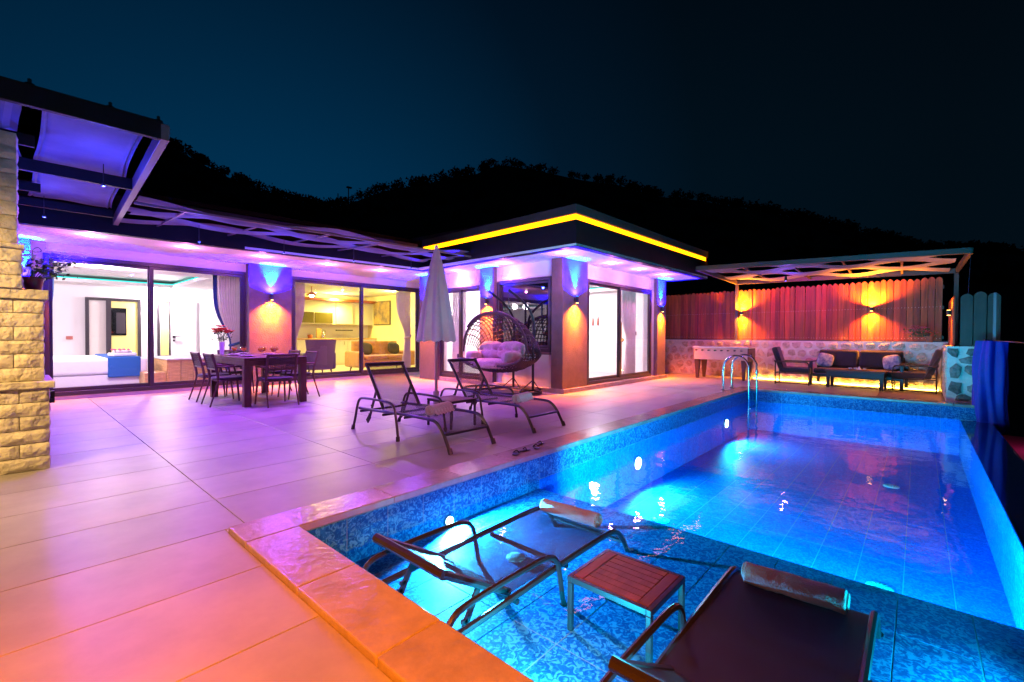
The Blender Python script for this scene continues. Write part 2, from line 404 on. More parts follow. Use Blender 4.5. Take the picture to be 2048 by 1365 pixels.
# coping of the pool: raised travertine slabs
cop = tag(empty('pool_coping'), kind='structure')
def slab(x0, y0, x1, y1, z1=.03, th=.045):
    b = MB(); b.box(0, 0, -th, x1-x0-.003, y1-y0-.003, 0); o = b.build('slab', 'travertine', cop, bevel=.006, seg=2); o.location = (x0, y0, z1)
x = PX0-.275
slab(x, PY1, PX0+.62, PY1+.275)
x = PX0+.62
while x < PX1+.25:
    slab(x, PY1, min(x+.6, PX1+.3), PY1+.275); x += .6
y = PY1
while y > -.9:
    slab(PX0-.275, y-.62, PX0, y); y -= .62
y = PY1
while y > -.7:
    slab(PX1, max(y-.6, -.86), PX1+.3, y); y -= .6
# ------------------------------------------------------------------ pool
pool = tag(empty('pool'), kind='structure')
SZ, DZ, WZ, SX = -.30, -.80, -.215, 3.25
b = MB()
b.box(PX0-.27, PY0-.2, -1.5, SX, PY1+.2, SZ-.0007)
b.box(SX, PY0-.2, -1.5, PX1+.2, PY1+.2, DZ-.0007)
b.box(PX0-.27, PY1+.002, SZ, PX1+.25, PY1+.2, -.016)
b.box(PX1+.002, PY0-.15, DZ, PX1+.25, PY1+.007, -.016)
b.box(PX0-.25, PY0-.5, SZ, PX0-.008, PY1+.007, -.016)
b.build('shell', 'pool_grout', pool)
def tiles(mname, origin, ex, ey, nx, ny, tw, th_, limx, limy, hole=None, key=''):
    """rows of tiles on a plane: ex, ey unit vectors, limits in metres"""
    ex, ey = Vector(ex), Vector(ey); ez = ex.cross(ey)
    Mr = Matrix((ex, ey, ez)).transposed().to_euler()
    for i in range(nx):
        for j in range(ny):
            a, c = i*tw, j*th_; w, h = min(tw, limx-a), min(th_, limy-c)
            if w < .03 or h < .03: continue
            w, h = round(w-.003, 3), round(h-.003, 3)
            put(flat_tile(w, h, .01, mname, (mname, w, h)), 'tile', Vector(origin)+ex*a+ey*c, pool, rot=Mr)
T_ = .285
tiles('mosaic', (PX0, PY0, SZ), (1,0,0), (0,1,0), 4, 11, 2*T_, T_, SX-PX0, PY1-PY0)
tiles('mosaic_deep', (SX, PY0, DZ), (1,0,0), (0,1,0), 13, 11, 2*T_, T_, PX1-SX, PY1-PY0)
tiles('mosaic', (PX0, PY1, SZ), (1,0,0), (0,0,1), 8, 1, T_, .32, SX-PX0, .285)     # left wall above the shelf
tiles('mosaic_deep', (SX, PY1, DZ), (1,0,0), (0,0,1), 25, 1, T_, .785, PX1-SX, .585)
tiles('mosaic', (SX, PY1, WZ), (1,0,0), (0,0,1), 25, 1, T_, .785, PX1-SX, .20)
tiles('mosaic', (PX1, PY1, WZ), (0,-1,0), (0,0,1), 6, 1, 2*T_, .3, PY1-PY0+.35, .20)
tiles('mosaic_deep', (PX1, PY1, DZ), (0,-1,0), (0,0,1), 6, 1, 2*T_, .785, PY1-PY0+.02, .585)
tiles('mosaic_deep', (PX1, PY0, DZ), (-1,0,0), (0,0,1), 13, 1, 2*T_, .785, PX1-SX, .58)
tiles('mosaic', (SX, PY0, SZ), (-1,0,0), (0,0,1), 4, 1, 2*T_, .785, SX-PX0, .08)
tiles('mosaic_deep', (SX, PY1, DZ), (0,-1,0), (0,0,1), 6, 1, 2*T_, .785, PY1-PY0, .488)
# overflow edge on the valley side
b = MB(); b.box(PX0-.27, PY0-.34, -1.6, PX1+.3, PY0-.004, WZ-.006); o = b.build('overflow_ledge', 'pool_ledge' if 'pool_ledge' in MATS else mat('pool_ledge', (.006,.02,.09), rough=.08, spec=.8, var=.4, vscale=18), pool, bevel=.004)
b = MB(); b.box(PX0-.26, PY0-.36, -1.6, PX1+.3, PY0-.342, WZ-.02); b.build('ledge_trim', 'steel', pool)
# ripples are true relief, a few millimetres high
b = MB()
b.grid(lambda a, c: (PX0+.001+(PX1-PX0-.002)*a, PY0-.004+(PY1-PY0+.003)*c, WZ+.0009*noise.noise(Vector((a*38, c*13, 0)))), 180, 60)
wt = tag(b.build('pool_water', 'water', smooth=True), kind='structure')
if wt.data.polygons[0].normal.z < 0: wt.data.flip_normals()
for (x_, y_) in ((4.5,1.96),(4.4,.2),(7.5,.24)):
    b = MB(); b.lathe([(.085,0),(.085,.006),(.07,.014),(.03,.016)], 20); dr = b.build('drain_cover', 'white_gloss', pool, smooth='auto'); dr.location = (x_, y_, DZ+.002)
    b = MB()
    for k in range(10):
        a = k*pi/5; b.bar((cos(a)*.03, sin(a)*.03, .0165), (cos(a)*.065, sin(a)*.065, .0165), .006, .003)
    b.build('slot', 'grout', dr)
b = MB(); b.lathe([(.06,0),(.06,.006),(.05,.014),(.02,.016)], 20); dr = b.build('drain_cover', 'white_gloss', pool, smooth='auto'); dr.location = (2.13, 1.87, SZ+.002)
# underwater lights in the left wall
for n_, (x_, z_) in enumerate(((2.16,-.262),(5.16,-.46),(8.6,-.46))):
    L = tag(empty('pool_light', (x_, PY1-.002, z_)), ['round pool light in shelf wall beside black lounger', 'round pool light midway along left pool wall', 'round pool light in left wall nearest the ladder'][n_], 'light', 'underwater pool lights')
    rr = .035 if n_ == 0 else .08
    b = MB(); b.lathe([(rr*1.15,0),(rr*1.1,.02),(rr,.024)], 20); b.xf(Matrix.Rotation(pi/2, 4, 'X')); b.build('rim', 'steel', L, smooth='auto')
    b = MB(); b.lathe([(rr,.0),(rr*.9,.03),(rr*.45,.04),(0.001,.042)], 20); b.xf(Matrix.Rotation(pi/2, 4, 'X')); b.build('lens', 'glow_pool', L, smooth=True)
    if n_ == 0:
        lamp('SPOT', (0, -.07, .036), (.04,.46,1), 1500, .012, target=(.15,-1,-.02), angle=172, blend=.3, parent=L)
    else:
        lamp('SPOT', (0, -.06, .02), CYAN, P_POOL*2.2, .06, target=(0,-1,-.12), angle=168, blend=.35, parent=L)
    
for (x_, y_, z_, pw, lb) in ((SX+.003,1.5,-.5,340,'added pool light in the step riser nearest the deck side'),(SX+.003,.7,-.5,370,'added pool light in the middle of the step riser'),(SX+.003,-.1,-.5,370,'added pool light in the step riser nearest the valley edge'),
        (PX0+.003,.15,-.262,340,'added pool light in the near wall under the coping before the dark lounger'),(2.35,PY0+.003,-.262,200,'added pool light in the valley side wall behind the dark lounger'),(PX0+.003,1.1,-.262,150,'added pool light in the near wall under the coping before the table')):  # unseen pool lights, added to even out the underwater glow
    L = tag(empty('pool_light', (x_, y_, z_), pi/2 if y_ > PY0+.1 else pi), lb, 'light', 'underwater pool lights'); rr = .035
    b = MB(); b.lathe([(rr*1.15,0),(rr*1.1,.02),(rr,.024)], 20); b.xf(Matrix.Rotation(pi/2, 4, 'X')); b.build('rim', 'steel', L, smooth='auto')
    b = MB(); b.lathe([(rr,.0),(rr*.9,.03),(rr*.45,.04),(0.001,.042)], 20); b.xf(Matrix.Rotation(pi/2, 4, 'X')); b.build('lens', 'glow_pool', L, smooth=True)
    lamp('SPOT', (0, -.06, .03), CYAN, pw, .05, target=(0,-1,.0), angle=170, blend=.4, parent=L)
# ------------------------------------------------------------------ villa
SOF = 2.58
villa = tag(empty('villa'), 'white single storey villa with dark roof edge and yellow light strip', 'house')
FY = 10.55; PXW = 7.1; PYW = 5.1
wall = MB()
def wallx(y0, y1, x0, x1, z0, z1, holes_, b=wall):
    for a, c, d, e_ in rects(x0, x1, z0, z1, holes_): b.box(a, y0, d, c, y1, e_)
def wally(x0, x1, y0, y1, z0, z1, holes_, b=wall):
    for a, c, d, e_ in rects(y0, y1, z0, z1, holes_): b.box(x0, a, d, x1, c, e_)
W1 = (.40, 3.36, .06, 2.40); W2 = (4.29, 7.81, .06, 2.41)
wallx(FY, FY+.2, -2.6, 8.6, -.0, SOF+.3, [W1, W2])
W3 = (7.98, 10.98, .08, 2.27); wallx(PYW, PYW+.2, PXW, 11.7, 0, SOF, [W3])
W4 = (5.34, 6.79, .77, 2.26); W5 = (7.25, 8.72, .1, 2.22)
wally(PXW, PXW+.2, PYW+.202, 9.4, 0, SOF, [W4, W5])
wall.box(PXW+.2, 9.2, 0, 7.9, 9.4, SOF); wall.box(7.9, 9.2, 0, 8.1, FY, SOF)
wally(11.5, 11.7, PYW+.202, FY+1, 0, SOF, [])
wall.build('wall', 'plaster_white', villa)
skirt = MB(); skirt.box(PXW-.1, PYW-.14, 0, 11.72, PYW-.001, .085); skirt.box(PXW-.1, PYW-.001, 0, PXW-.001, FY-1.9, .085)
skirt.build('plinth', 'travertine', villa, bevel=.004)
# pillars
def pillar(x0, y0, x1, y1, z0=.0):
    b = MB(); b.box(x0, y0, z0, x1, y1, SOF-.002); return b.build('pillar', 'pillar_paint', villa, bevel=.004)
pillar(3.37, 10.37, 4.23, FY-.002); pillar(.03, 10.37, .26, FY-.002)
pillar(7.0, 5.0, 7.86, 5.27, .087); pillar(11.16, 5.0, 11.66, PYW-.002, .087)
pillar(6.98, 6.82, 7.098, 7.22, .087); pillar(6.98, 8.75, 7.098, 9.4, 0)
# soffit, fascia, roof
EY0, EY1 = 9.05, 8.46; EX = 6.24; PFY = 4.2; PX_E = 12.0
b = MB(); b.prism([(-2.6, EY0+.1), (EX+.12, EY1), (EX+.12, FY-.001), (-2.6, FY-.001)], SOF, SOF+.04)
b.prism([(EX, PFY), (PX_E, 4.05), (PX_E, FY+1), (11.702, FY+1), (11.702, PYW-.001), (EX, PYW-.001)], SOF+.002, SOF+.04)
b.prism([(EX, PYW), (PXW-.001, PYW), (PXW-.001, 9.401), (7.899, 9.401), (7.899, FY-.002), (PXW-.001, EY1+2.05), (EX+.121, EY1+2.05), (EX+.121, EY1), (EX, EY1)], SOF+.001, SOF+.04)
b.build('soffit', 'plaster_white', villa)
def band(pts, z0, z1, th, m, name, inset=0.0):
    """vertical band along a polyline, outside on the right hand side"""
    bb = MB(); P = [Vector((p[0], p[1], 0)) for p in pts]; out = []; inn = []
    for i in range(len(P)):
        d1 = (P[i]-P[i-1]).normalized() if i else None; d2 = (P[i+1]-P[i]).normalized() if i < len(P)-1 else None
        n1 = Vector((-d1.y, d1.x, 0)) if d1 else None; n2 = Vector((-d2.y, d2.x, 0)) if d2 else None
        nn = (n1+n2) if (d1 and d2) else (n1 or n2); nn.normalize()
        k = 1/max(.3, nn.dot(n1 or n2)); out.append(P[i]+nn*inset*k); inn.append(P[i]+nn*(inset+th)*k)
    for i in range(len(P)-1):
        q_ = [out[i], out[i+1], inn[i+1], inn[i]]
        bb.add([(p.x, p.y, z0) for p in q_]+[(p.x, p.y, z1) for p in q_], [(3,2,1,0),(4,5,6,7),(0,1,5,4),(1,2,6,5),(2,3,7,6),(3,0,4,7)])
    return bb.build(name, m, villa)
path = [(-2.6, 9.12), (6.36, 8.48), (6.24, 4.2), (12.0, 4.05), (12.0, 9)]
band(path, SOF-.01, 2.99, .12, 'fascia_paint', 'fascia')
band(path[1:], 2.99, 3.01, .4, 'fascia_paint', 'recess_base', 0.0)
band(path[1:], 3.012, 3.108, .04, 'glow_strip', 'light_strip', .035)
band(path[1:], 3.11, 3.26, .4, 'cornice_paint', 'cornice', -.01)
band([(-2.6, 9.12), (6.30, 8.48)], 2.992, 3.18, .3, 'cornice_paint', 'cornice', .10)
b = MB(); b.prism([(-2.6, 9.4), (6.3, 8.9), (6.6, 4.6), (11.9, 4.5), (11.9, 12), (-2.6, 16.5)], 3.262, 3.34)
b.build('roof', 'fascia_paint', villa)
# sliding doors
def sliding(xa, xb, z0, z1, mulls, at, axis='x', f_=.065, dep=.09, glass='window_glass', zo=0):
    """frame in an opening; axis x: runs along x at y=at"""
    o = tag(empty('sliding_door' if z0 < .5 else 'window'), None); o.parent = villa
    def bx(a, c, d, e_, off=0, dd=dep, bb=None):
        if axis == 'x': bb.box(a, at+off, d, c, at+off+dd, e_)
        else: bb.box(at+off, a, d, at+off+dd, c, e_)
    b = MB()
    bx(xa, xb, z1-f_, z1, 0, dep, b); bx(xa, xb, z0, z0+f_*1.1, 0, dep, b); bx(xa, xa+f_, z0, z1, .002, dep-.004, b); bx(xb-f_, xb, z0, z1, .002, dep-.004, b)
    b.build('frame', 'frame_metal', o, bevel=.003)
    ed = [xa+f_]+mulls+[xb-f_]
    for i in range(len(ed)-1):
        a, c = ed[i], ed[i+1]; off = .02 if i % 2 else .055
        b = MB(); s_ = .042
        bx(a-(.02 if i else 0), a+s_, z0+f_, z1-f_, off, .03, b); bx(c-s_, c+(.02 if i < len(ed)-2 else 0), z0+f_, z1-f_, off, .03, b)
        bx(a, c, z0+f_, z0+f_+.07, off+.001, .028, b); bx(a, c, z1-f_-.05, z1-f_, off+.001, .028, b)
        b.build('sash', 'frame_metal', o, bevel=.002)
        b = MB()
        if axis == 'x': b.add([(a+s_, at+off+.015, z0+f_+.06), (c-s_, at+off+.015, z0+f_+.06), (c-s_, at+off+.015, z1-f_-.04), (a+s_, at+off+.015, z1-f_-.04)], [(0,1,2,3)])
        else: b.add([(at+off+.015, a+s_, z0+f_+.06), (at+off+.015, c-s_, z0+f_+.06), (at+off+.015, c-s_, z1-f_-.04), (at+off+.015, a+s_, z1-f_-.04)], [(0,1,2,3)])
        b.build('pane', glass, o)
    return o
sliding(W1[0], W1[1], W1[2], W1[3], [1.78], FY-.03)
sliding(W2[0], W2[1], W2[2], W2[3], [6.03], FY-.03)
sliding(W3[0], W3[1], W3[2], W3[3], [9.38], PYW-.03)
sliding(W5[0], W5[1], W5[2], W5[3], [8.0], PXW-.03, 'y')
sliding(W4[0], W4[1], W4[2], W4[3], [], PXW-.03, 'y', glass='dark_glass')
b = MB(); b.box(PXW-.07, W4[0]-.03, W4[2]-.045, PXW-.001, W4[1]+.03, W4[2]-.001); b.build('sill', 'pillar_paint', villa)
# rooms
RZ = 2.5
b = MB(); b.box(-2.4, FY+.2, .0, 11.5, 18.2, .05); b.box(PXW+.2, PYW+.2, 0, 11.5, 9.19, .05); b.build('room_floor', 'room_floor', villa)
b = MB(); b.box(-2.4, FY+.2, RZ, 3.9, 18.2, RZ+.05); b.box(3.9, FY+.2, RZ, 11.5, 18.2, RZ+.05); b.box(PXW+.2, PYW+.2, RZ, 11.5, 9.19, RZ+.05); b.build('ceiling', 'plaster_room', villa)
b = MB(); b.box(-2.5, 15.7, .05, 3.9, 15.9, RZ); b.box(-2.5, FY+.2, .05, -2.4, 15.7, RZ); b.box(3.78, FY+.2, .05, 3.9, 15.7, RZ)
b.box(PXW+.2, 9.05, .05, 11.5, 9.19, RZ)
b.build('room_wall', 'plaster_room', villa)
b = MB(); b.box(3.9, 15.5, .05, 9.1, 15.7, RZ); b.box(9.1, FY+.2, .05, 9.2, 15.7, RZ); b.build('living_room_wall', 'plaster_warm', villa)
# coves
def cove(x0, y0, x1, y1, w=.5):
    b = MB(); b.box(x0, y0, 2.32, x1, y0+w, 2.40); b.box(x0, y1-w, 2.32, x1, y1, 2.40); b.box(x0, y0+w, 2.32, x0+w, y1-w, 2.40); b.box(x1-w, y0+w, 2.32, x1, y1-w, 2.40)
    b.build('dropped_ceiling', 'plaster_room', villa)
    b = MB(); b.box(x0+w-.03, y0+w-.02, 2.402, x1-w+.03, y0+w-.0, 2.43); b.box(x0+w-.03, y1-w+.0, 2.402, x1-w+.03, y1-w+.02, 2.43)
    b.box(x0+w-.02, y0+w, 2.402, x0+w, y1-w, 2.43); b.box(x1-w, y0+w, 2.402, x1-w+.02, y1-w, 2.43)
    b.build('cove_light', 'glow_cove', villa)
cove(-2.39, FY+.21, 3.77, 15.69, .8); cove(PXW+.21, PYW+.21, 11.49, 9.04, .6)
def room_light(x_, y_, z_, col, p, ad):
    L = tag(empty('ceiling_light', (x_, y_, z_)), ad, 'light', 'recessed room ceiling lights')
    b = MB(); b.lathe([(.055,0),(.055,-.012),(.042,-.012)], 16); b.build('rim', 'white_gloss', L)
    b = MB(); b.lathe([(.04,-.010),(.02,-.018),(.001,-.02)], 14); b.build('bulb', 'glow_room', L)
    lamp('SPOT', (0, 0, -.10), col, p, .08, target=(0,0,-1), angle=150, blend=1, parent=L)
    lamp('POINT', (0, 0, -.14), col, p*(.24 if col == KITCHEN else .40), .10, parent=L)
room_light(1.2, 11.05, 2.32, ROOMW, P_ROOM*.5, 'recessed light above the bed end in the bedroom')
room_light(2.9, 15.3, 2.32, ROOMW, P_ROOM*.9, 'recessed light over the white bedroom door')
room_light(-.6, 13.2, 2.5, ROOMW, P_ROOM*1.2, 'bedroom ceiling light left of the bed')
room_light(9.3, 5.7, 2.32, ROOMW, P_ROOM*.6, 'recessed light just inside the pavilion sliding door')
room_light(10.6, 7.4, 2.5, ROOMW, P_ROOM*.9, 'recessed light deep in the white pavilion room')
room_light(8.1, 8.4, 2.32, ROOMW, P_ROOM*.6, 'recessed light behind the hanging chair window')
room_light(7.5, 14.8, 2.5, KITCHEN, P_ROOM*1.3, 'recessed light above the kitchen counter')
room_light(5.4, 11.3, 2.5, KITCHEN, P_ROOM*.7, 'ceiling light over the grey armchair')
room_light(8.3, 12.6, 2.5, KITCHEN, P_ROOM*.7, 'ceiling light over the ochre sofa')
# pendant in the living room
L = tag(empty('pendant_lamp', (5.95, 13.2, 2.5)), 'small brass pendant lamp glowing in the kitchen', 'lamp')
b = MB(); b.tube([(0,0,0), (0,0,-.15)], .012); b.lathe([(.02,-.15),(.15,-.25),(.16,-.26),(.02,-.17)], 16); b.build('shade', 'terracotta', L)
b = MB(); b.blob((0,0,-.27), .07, .07, .05, 12, 8); b.build('bulb', 'glow_room', L, smooth=True)

# bedroom content
def thing(name, loc, rz, label, cat, group=None): return empty(name, loc, rz, label, cat, group)
bed = thing('bed', (0, 12.2, .05), 0, 'white bed with blue runner behind the left sliding door', 'bed')
b = MB(); b.box(-.3, 0, 0, 1.98, 2.0, .22); b.build('base', 'bed_white', bed, bevel=.02, seg=2)
b = MB(); b.box(-.32, -.03, .22, 2.0, 2.02, .55); b.build('mattress', 'bed_white', bed, bevel=.06, seg=3)
b = MB(); b.box(1.36, -.05, .16, 1.88, 2.04, .575); b.build('runner', 'runner_blue', bed, bevel=.02, seg=2)
b = MB(); b.blob((.22, .5, .66), .26, .42, .15, 16, 10, p=.7); b.xf(Matrix.Identity(4)); pl = b.build('pillow', 'runner_light' if 'runner_light' in MATS else mat('runner_light', (.10,.20,.42), rough=.85), bed, smooth=True)
tw = thing('towel', (1.62, 12.45, .63), .2, 'folded white towel with flowers on the blue bed runner', 'towel')
b = MB(); b.box(-.2, -.15, 0, .2, .15, .07); b.box(-.14, -.1, .07, .14, .1, .12); b.build('fold', 'bed_white', tw, bevel=.02, seg=2)
b = MB(); [b.blob((R.uniform(-.2,.2), R.uniform(-.15,.1), .14), .025, .025, .018, 7, 5) for _ in range(9)]; b.build('petal', 'petal_pink', tw, smooth=True)
rug = MB(); rug.box(.5, 11.3, .052, 1.9, 11.95, .07); tag(rug.build('rug', mat('rug_blue', (.35,.38,.62), rough=.95, bump=.4, bscale=60), bevel=.005), 'pale blue rug on the bedroom floor before the bed', 'rug')
def opening(x0, x1, z0, z1, y_, name, label, cat, inner, fw=.07, mull=None):
    o = thing(name, (x0, y_, z0), 0, label, cat); w, h = x1-x0, z1-z0
    b = MB(); b.box(0, -.05, 0, fw, 0, h); b.box(w-fw, -.05, 0, w, 0, h); b.box(fw, -.05, h-fw, w-fw, 0, h); b.box(fw, -.05, 0, w-fw, 0, fw)
    if mull: b.box(mull-x0-.05, -.06, fw, mull-x0+.05, -.01, h-fw)
    b.build('frame', 'frame_metal', o)
    for a, c, mm in inner:
        b = MB(); b.box(a-x0, -.02, fw, c-x0, -.004, h-fw); b.build('panel', mm, o)
    return o
mat('cream_panel', (.70,.66,.58), rough=.3); mat('yellow_glow_panel', (.70,.62,.20), rough=.35, emit=(1,.85,.2), estr=.25)  # weak emission puts room light into the yellow panels
op = opening(1.327, 2.43, .05, 2.02, 15.698, 'bathroom_door', 'dark framed sliding door open to the yellow bathroom', 'door', [(1.39,1.75,'cream_panel'),(1.80,2.36,'yellow_glow_panel')], mull=1.77)
b = MB(); b.box(.48, -.035, 1.0, .80, -.021, 1.72); b.build('mirror', 'mirror', op)
b = MB(); b.box(.60, -.045, 1.05, .78, -.036, 1.60); b.build('reflection_frame', 'frame_metal', op)
o = opening(2.79, 3.10, .45, 2.02, 15.698, 'wall_niche', 'tall dark framed yellow niche beside the white bedroom door', 'niche', [(2.86,3.04,'yellow_glow_panel')], fw=.05)
d = thing('bedroom_door', (3.08, 15.62, .05), 0, 'white bedroom door with black lever handle', 'door')
b = MB(); b.box(0, 0, 0, .6, .05, 1.98); b.build('leaf', 'white_gloss', d, bevel=.004)
b = MB(); b.box(.03, -.02, .93, .10, 0, 1.0); b.bar((.07,-.04,.97), (.22,-.04,.97), .02, .02); b.box(.04, -.012, .84, .09, 0, .88); b.build('handle', 'black_metal', d)
tub = thing('wooden_tub_surround', (2.12, 11.6, .05), 0, 'pale wood platform around a white tub by the glass', 'bathtub')
for i in range(6):
    b = MB(); b.box(.12+i*.22, 0, 0, .12+i*.22+.214, .03, .50); b.build('plank', 'pale_wood', tub)
b = MB(); b.box(.10, .03, 0, .13, 1.6, .5); b.build('side_panel', 'pale_wood', tub)
b = MB(); b.box(.08, -.02, .50, 1.5, 1.62, .535); b.build('rim', 'white_gloss', tub, bevel=.01)
b = MB(); b.box(-.26, .05, 0, .09, .75, .25); b.build('step', 'pale_wood', tub, bevel=.006)
sw = MB(); sw.box(.98, 15.68, .95, 1.10, 15.698, 1.03); tag(sw.build('wall_socket', mat('socket_red', (.4,.12,.10), rough=.5)), 'small reddish socket plate on bedroom back wall', 'socket')
def curtain(pts, z0, z1, name, m, label, tie=.45, spread=.5, amp=.035, folds=9, group=None, sash=None, lean=1, strip=1.0):
    """pts: (x,y) start and end of the track; gathered at tie height toward the end point"""
    A, B = Vector((*pts[0], 0)), Vector((*pts[1], 0)); d = B-A; nrm = Vector((-d.y, d.x, 0)).normalized()
    def fn(a, t):
        z = z0+(z1-z0)*t; q_ = (t-tie); a = a*strip
        g_ = 1-(1-spread)*(math.exp(-(q_/.22)**2) if q_ > 0 else math.exp(-(q_/.5)**2))
        s_ = 1-(1-a)*g_ if lean > 0 else a*g_
        p = A+d*s_+nrm*amp*sin(a*folds*2*pi)*(.5+.5*g_)
        return (p.x, p.y, z)
    o = thing(name, (0,0,0), 0, label, 'curtain', group)
    b = MB(); b.grid(fn, folds*10, 22); b.build('cloth', m, o, smooth=True)
    if sash:
        p = A+d*(1-spread*.5 if lean > 0 else spread*.5); b = MB()
        b.tube([(p.x+d.x*spread*.55*cos(t_)+nrm.x*.06*sin(t_), p.y+d.y*spread*.55*cos(t_)+nrm.y*.06*sin(t_), z0+(z1-z0)*tie+.03*cos(t_)) for t_ in [k*pi/8 for k in range(16)]], .03, 6, closed=True)
        b.build('tieback', sash, o, smooth=True)
    return o
curtain([(2.92,10.86),(3.34,10.86)], .1, 2.36, 'curtain', 'curtain_white', 'sheer white curtain tied back at right of bedroom door', .35, .42, sash='curtain_blue')
curtain([(2.84,10.83),(3.36,10.83)], .1, 2.36, 'curtain', 'curtain_blue', 'narrow dark blue drape curving across the bedroom glass', .35, .42, .02, 3, strip=.15)
curtain([(.54,10.84),(.30,10.84)], .1, 2.36, 'curtain', 'curtain_blue', 'dark blue drape at the left edge of bedroom glass', .35, .25, .02, 3, strip=.4)
curtain([(4.36,10.84),(4.72,10.84)], .1, 2.36, 'curtain', 'curtain_white', 'sheer pink lit curtain at left of kitchen glass', .35, .45, lean=-1)
curtain([(7.25,10.84),(7.72,10.84)], .1, 2.36, 'curtain', 'curtain_white', 'sheer curtain gathered at right of living room glass', .42, .40, sash='curtain_white')
curtain([(9.95,5.42),(10.75,5.42)], .1, 2.22, 'curtain', 'curtain_white', 'sheer curtain at right inside the pavilion door', .42, .55, lean=1)
curtain([(10.02,5.50),(10.20,5.50)], .1, 2.22, 'curtain', 'curtain_ochre', 'ochre drape tied back inside the pavilion door', .42, .5, .02, 3, sash='curtain_ochre')
curtain([(7.42,8.15),(7.42,8.65)], .1, 2.18, 'curtain', 'curtain_white', 'long sheer curtain behind the hanging chair', .1, .9, .03, 8)
# pavilion room
b = MB(); b.box(11.47, 6.6, 1.35, 11.499, 7.0, 1.75)
for k, yy in enumerate((6.95, 7.12, 7.28)):
    b = MB(); b.lathe([(.028,0),(.03,.18),(.012,.24),(.012,.34)], 8); o = b.build('wall_art', 'bottle_pic', smooth=True); o.location = (11.47, yy, 1.4)
    tag(o, ['red bottle shaped wall ornament nearest the curtain', 'middle one of three red bottle shaped ornaments', 'red bottle shaped wall ornament nearest the pillar'][k], 'ornament', 'red bottle ornaments on the pavilion wall')
b = MB(); b.box(11.47, 5.75, 1.12, 11.499, 5.93, 1.22); tag(b.build('light_switch', 'frame_metal'), 'dark double switch plate on pavilion back wall', 'switch')
b = MB(); b.box(8.3, 5.9, .05, 8.62, 6.3, .62); tag(b.build('side_cabinet', 'pale_wood', bevel=.01), 'small pale wood cabinet just inside pavilion glass', 'cabinet')
# kitchen
k_ = thing('kitchen_unit', (6.2, 15.48, .05), 0, 'white kitchen cabinets with dark glass wall units', 'kitchen')
b = MB(); b.box(0, -.6, 0, 2.9, 0, .88); b.build('base_cabinet', 'cabinet', k_, bevel=.004)
for i in range(5):
    b = MB(); b.box(.03+i*.58, -.625, .06, .03+i*.58+.55, -.60, .84); dd = b.build('door', 'cabinet', k_, bevel=.004)
    b = MB(); b.bar((.47+i*.58, -.64, .70), (.47+i*.58, -.64, .82), .012, .012); b.build('handle', 'steel', dd)
b = MB(); b.box(-.02, -.64, .88, 2.92, 0, .92); b.build('countertop', 'pale_wood', k_, bevel=.004)
b = MB(); b.box(0, -.02, .92, 2.9, 0, 1.45); b.build('backsplash', 'white_gloss', k_)
b = MB(); b.box(0, -.36, 1.40, 2.9, -.021, 2.2); b.build('wall_cabinet', 'cabinet', k_, bevel=.004)
for i in range(2):
    b = MB(); b.box(.06+i*.66, -.38, 1.44, .06+i*.66+.62, -.361, 1.80); b.build('glass_door', 'cabinet_glass', k_)
b = MB(); b.box(1.45, -.42, 1.42, 2.05, -.361, 2.19); b.build('extractor_hood', 'cabinet', k_)
b = MB(); b.box(1.45, -.45, 1.18, 2.05, -.36, 1.22); b.build('shelf', 'frame_metal', k_)
b = MB(); b.box(-.6, -.6, 2.2, 3.0, 0, 2.28); b.build('bulkhead', 'terracotta', k_)
for n_, (x_, c_, lb) in enumerate(((6.75,'terracotta','small red pot on the kitchen counter'),(7.05,'pale_wood','tall wooden board on the kitchen counter'),(7.2,'steel','steel kettle on the kitchen counter'))):
    b = MB()
    if n_ == 1: b.box(-.08, -.02, 0, .08, .02, .34)
    elif n_ == 0: b.lathe([(.06,0),(.08,.1),(.07,.12)], 12)
    else: b.lathe([(.09,0),(.10,.1),(.05,.2),(.02,.23)], 14); b.tube(arc((.0,.2),.09,10,170,6), .01, 5)
    o = tag(b.build(['pot','cutting_board','kettle'][n_], c_, smooth='auto'), lb, ['pot','board','kettle'][n_]); o.location = (x_, 15.1, .972)
o = thing('wall_picture', (9.09, 13.94, 1.46), 0, 'abstract yellow and grey picture on the living room wall', 'picture')
b = MB(); b.box(-.03, 0, 0, 0, 1.06, .85); b.build('frame', 'frame_metal', o)
b = MB(); b.box(-.035, .02, .02, -.03, 1.04, .83); b.build('canvas', 'picture', o)
sf = thing('sofa', (7.35, 11.75, .05), 0, 'ochre button back sofa inside the living room glass', 'sofa')
b = MB(); b.box(-.85, -.35, .14, .85, .42, .34); b.build('base', 'velvet_ochre', sf, bevel=.03, seg=2)
for s_ in (-1, 1):
    b = MB(); b.box(-.68 if s_ < 0 else .005, -.36, .34, -.005 if s_ < 0 else .68, .25, .47); b.build('seat_cushion', 'velvet_ochre', sf, bevel=.04, seg=3)
    b = MB(); b.box(s_*.85-.09 if s_ > 0 else -.94, -.38, .14, s_*.85+.09 if s_ > 0 else -.76, .42, .58); b.build('armrest', 'velvet_ochre', sf, bevel=.05, seg=3)
b = MB(); b.grid(lambda a, c: (-.72+1.44*a, .24+.06*c-.02*abs(sin(a*8*pi))*abs(sin(c*3*pi)), .44+.42*c), 48, 12); b.box(-.72, .30, .4, .72, .42, .86); b.build('backrest', 'velvet_ochre', sf, smooth='auto')
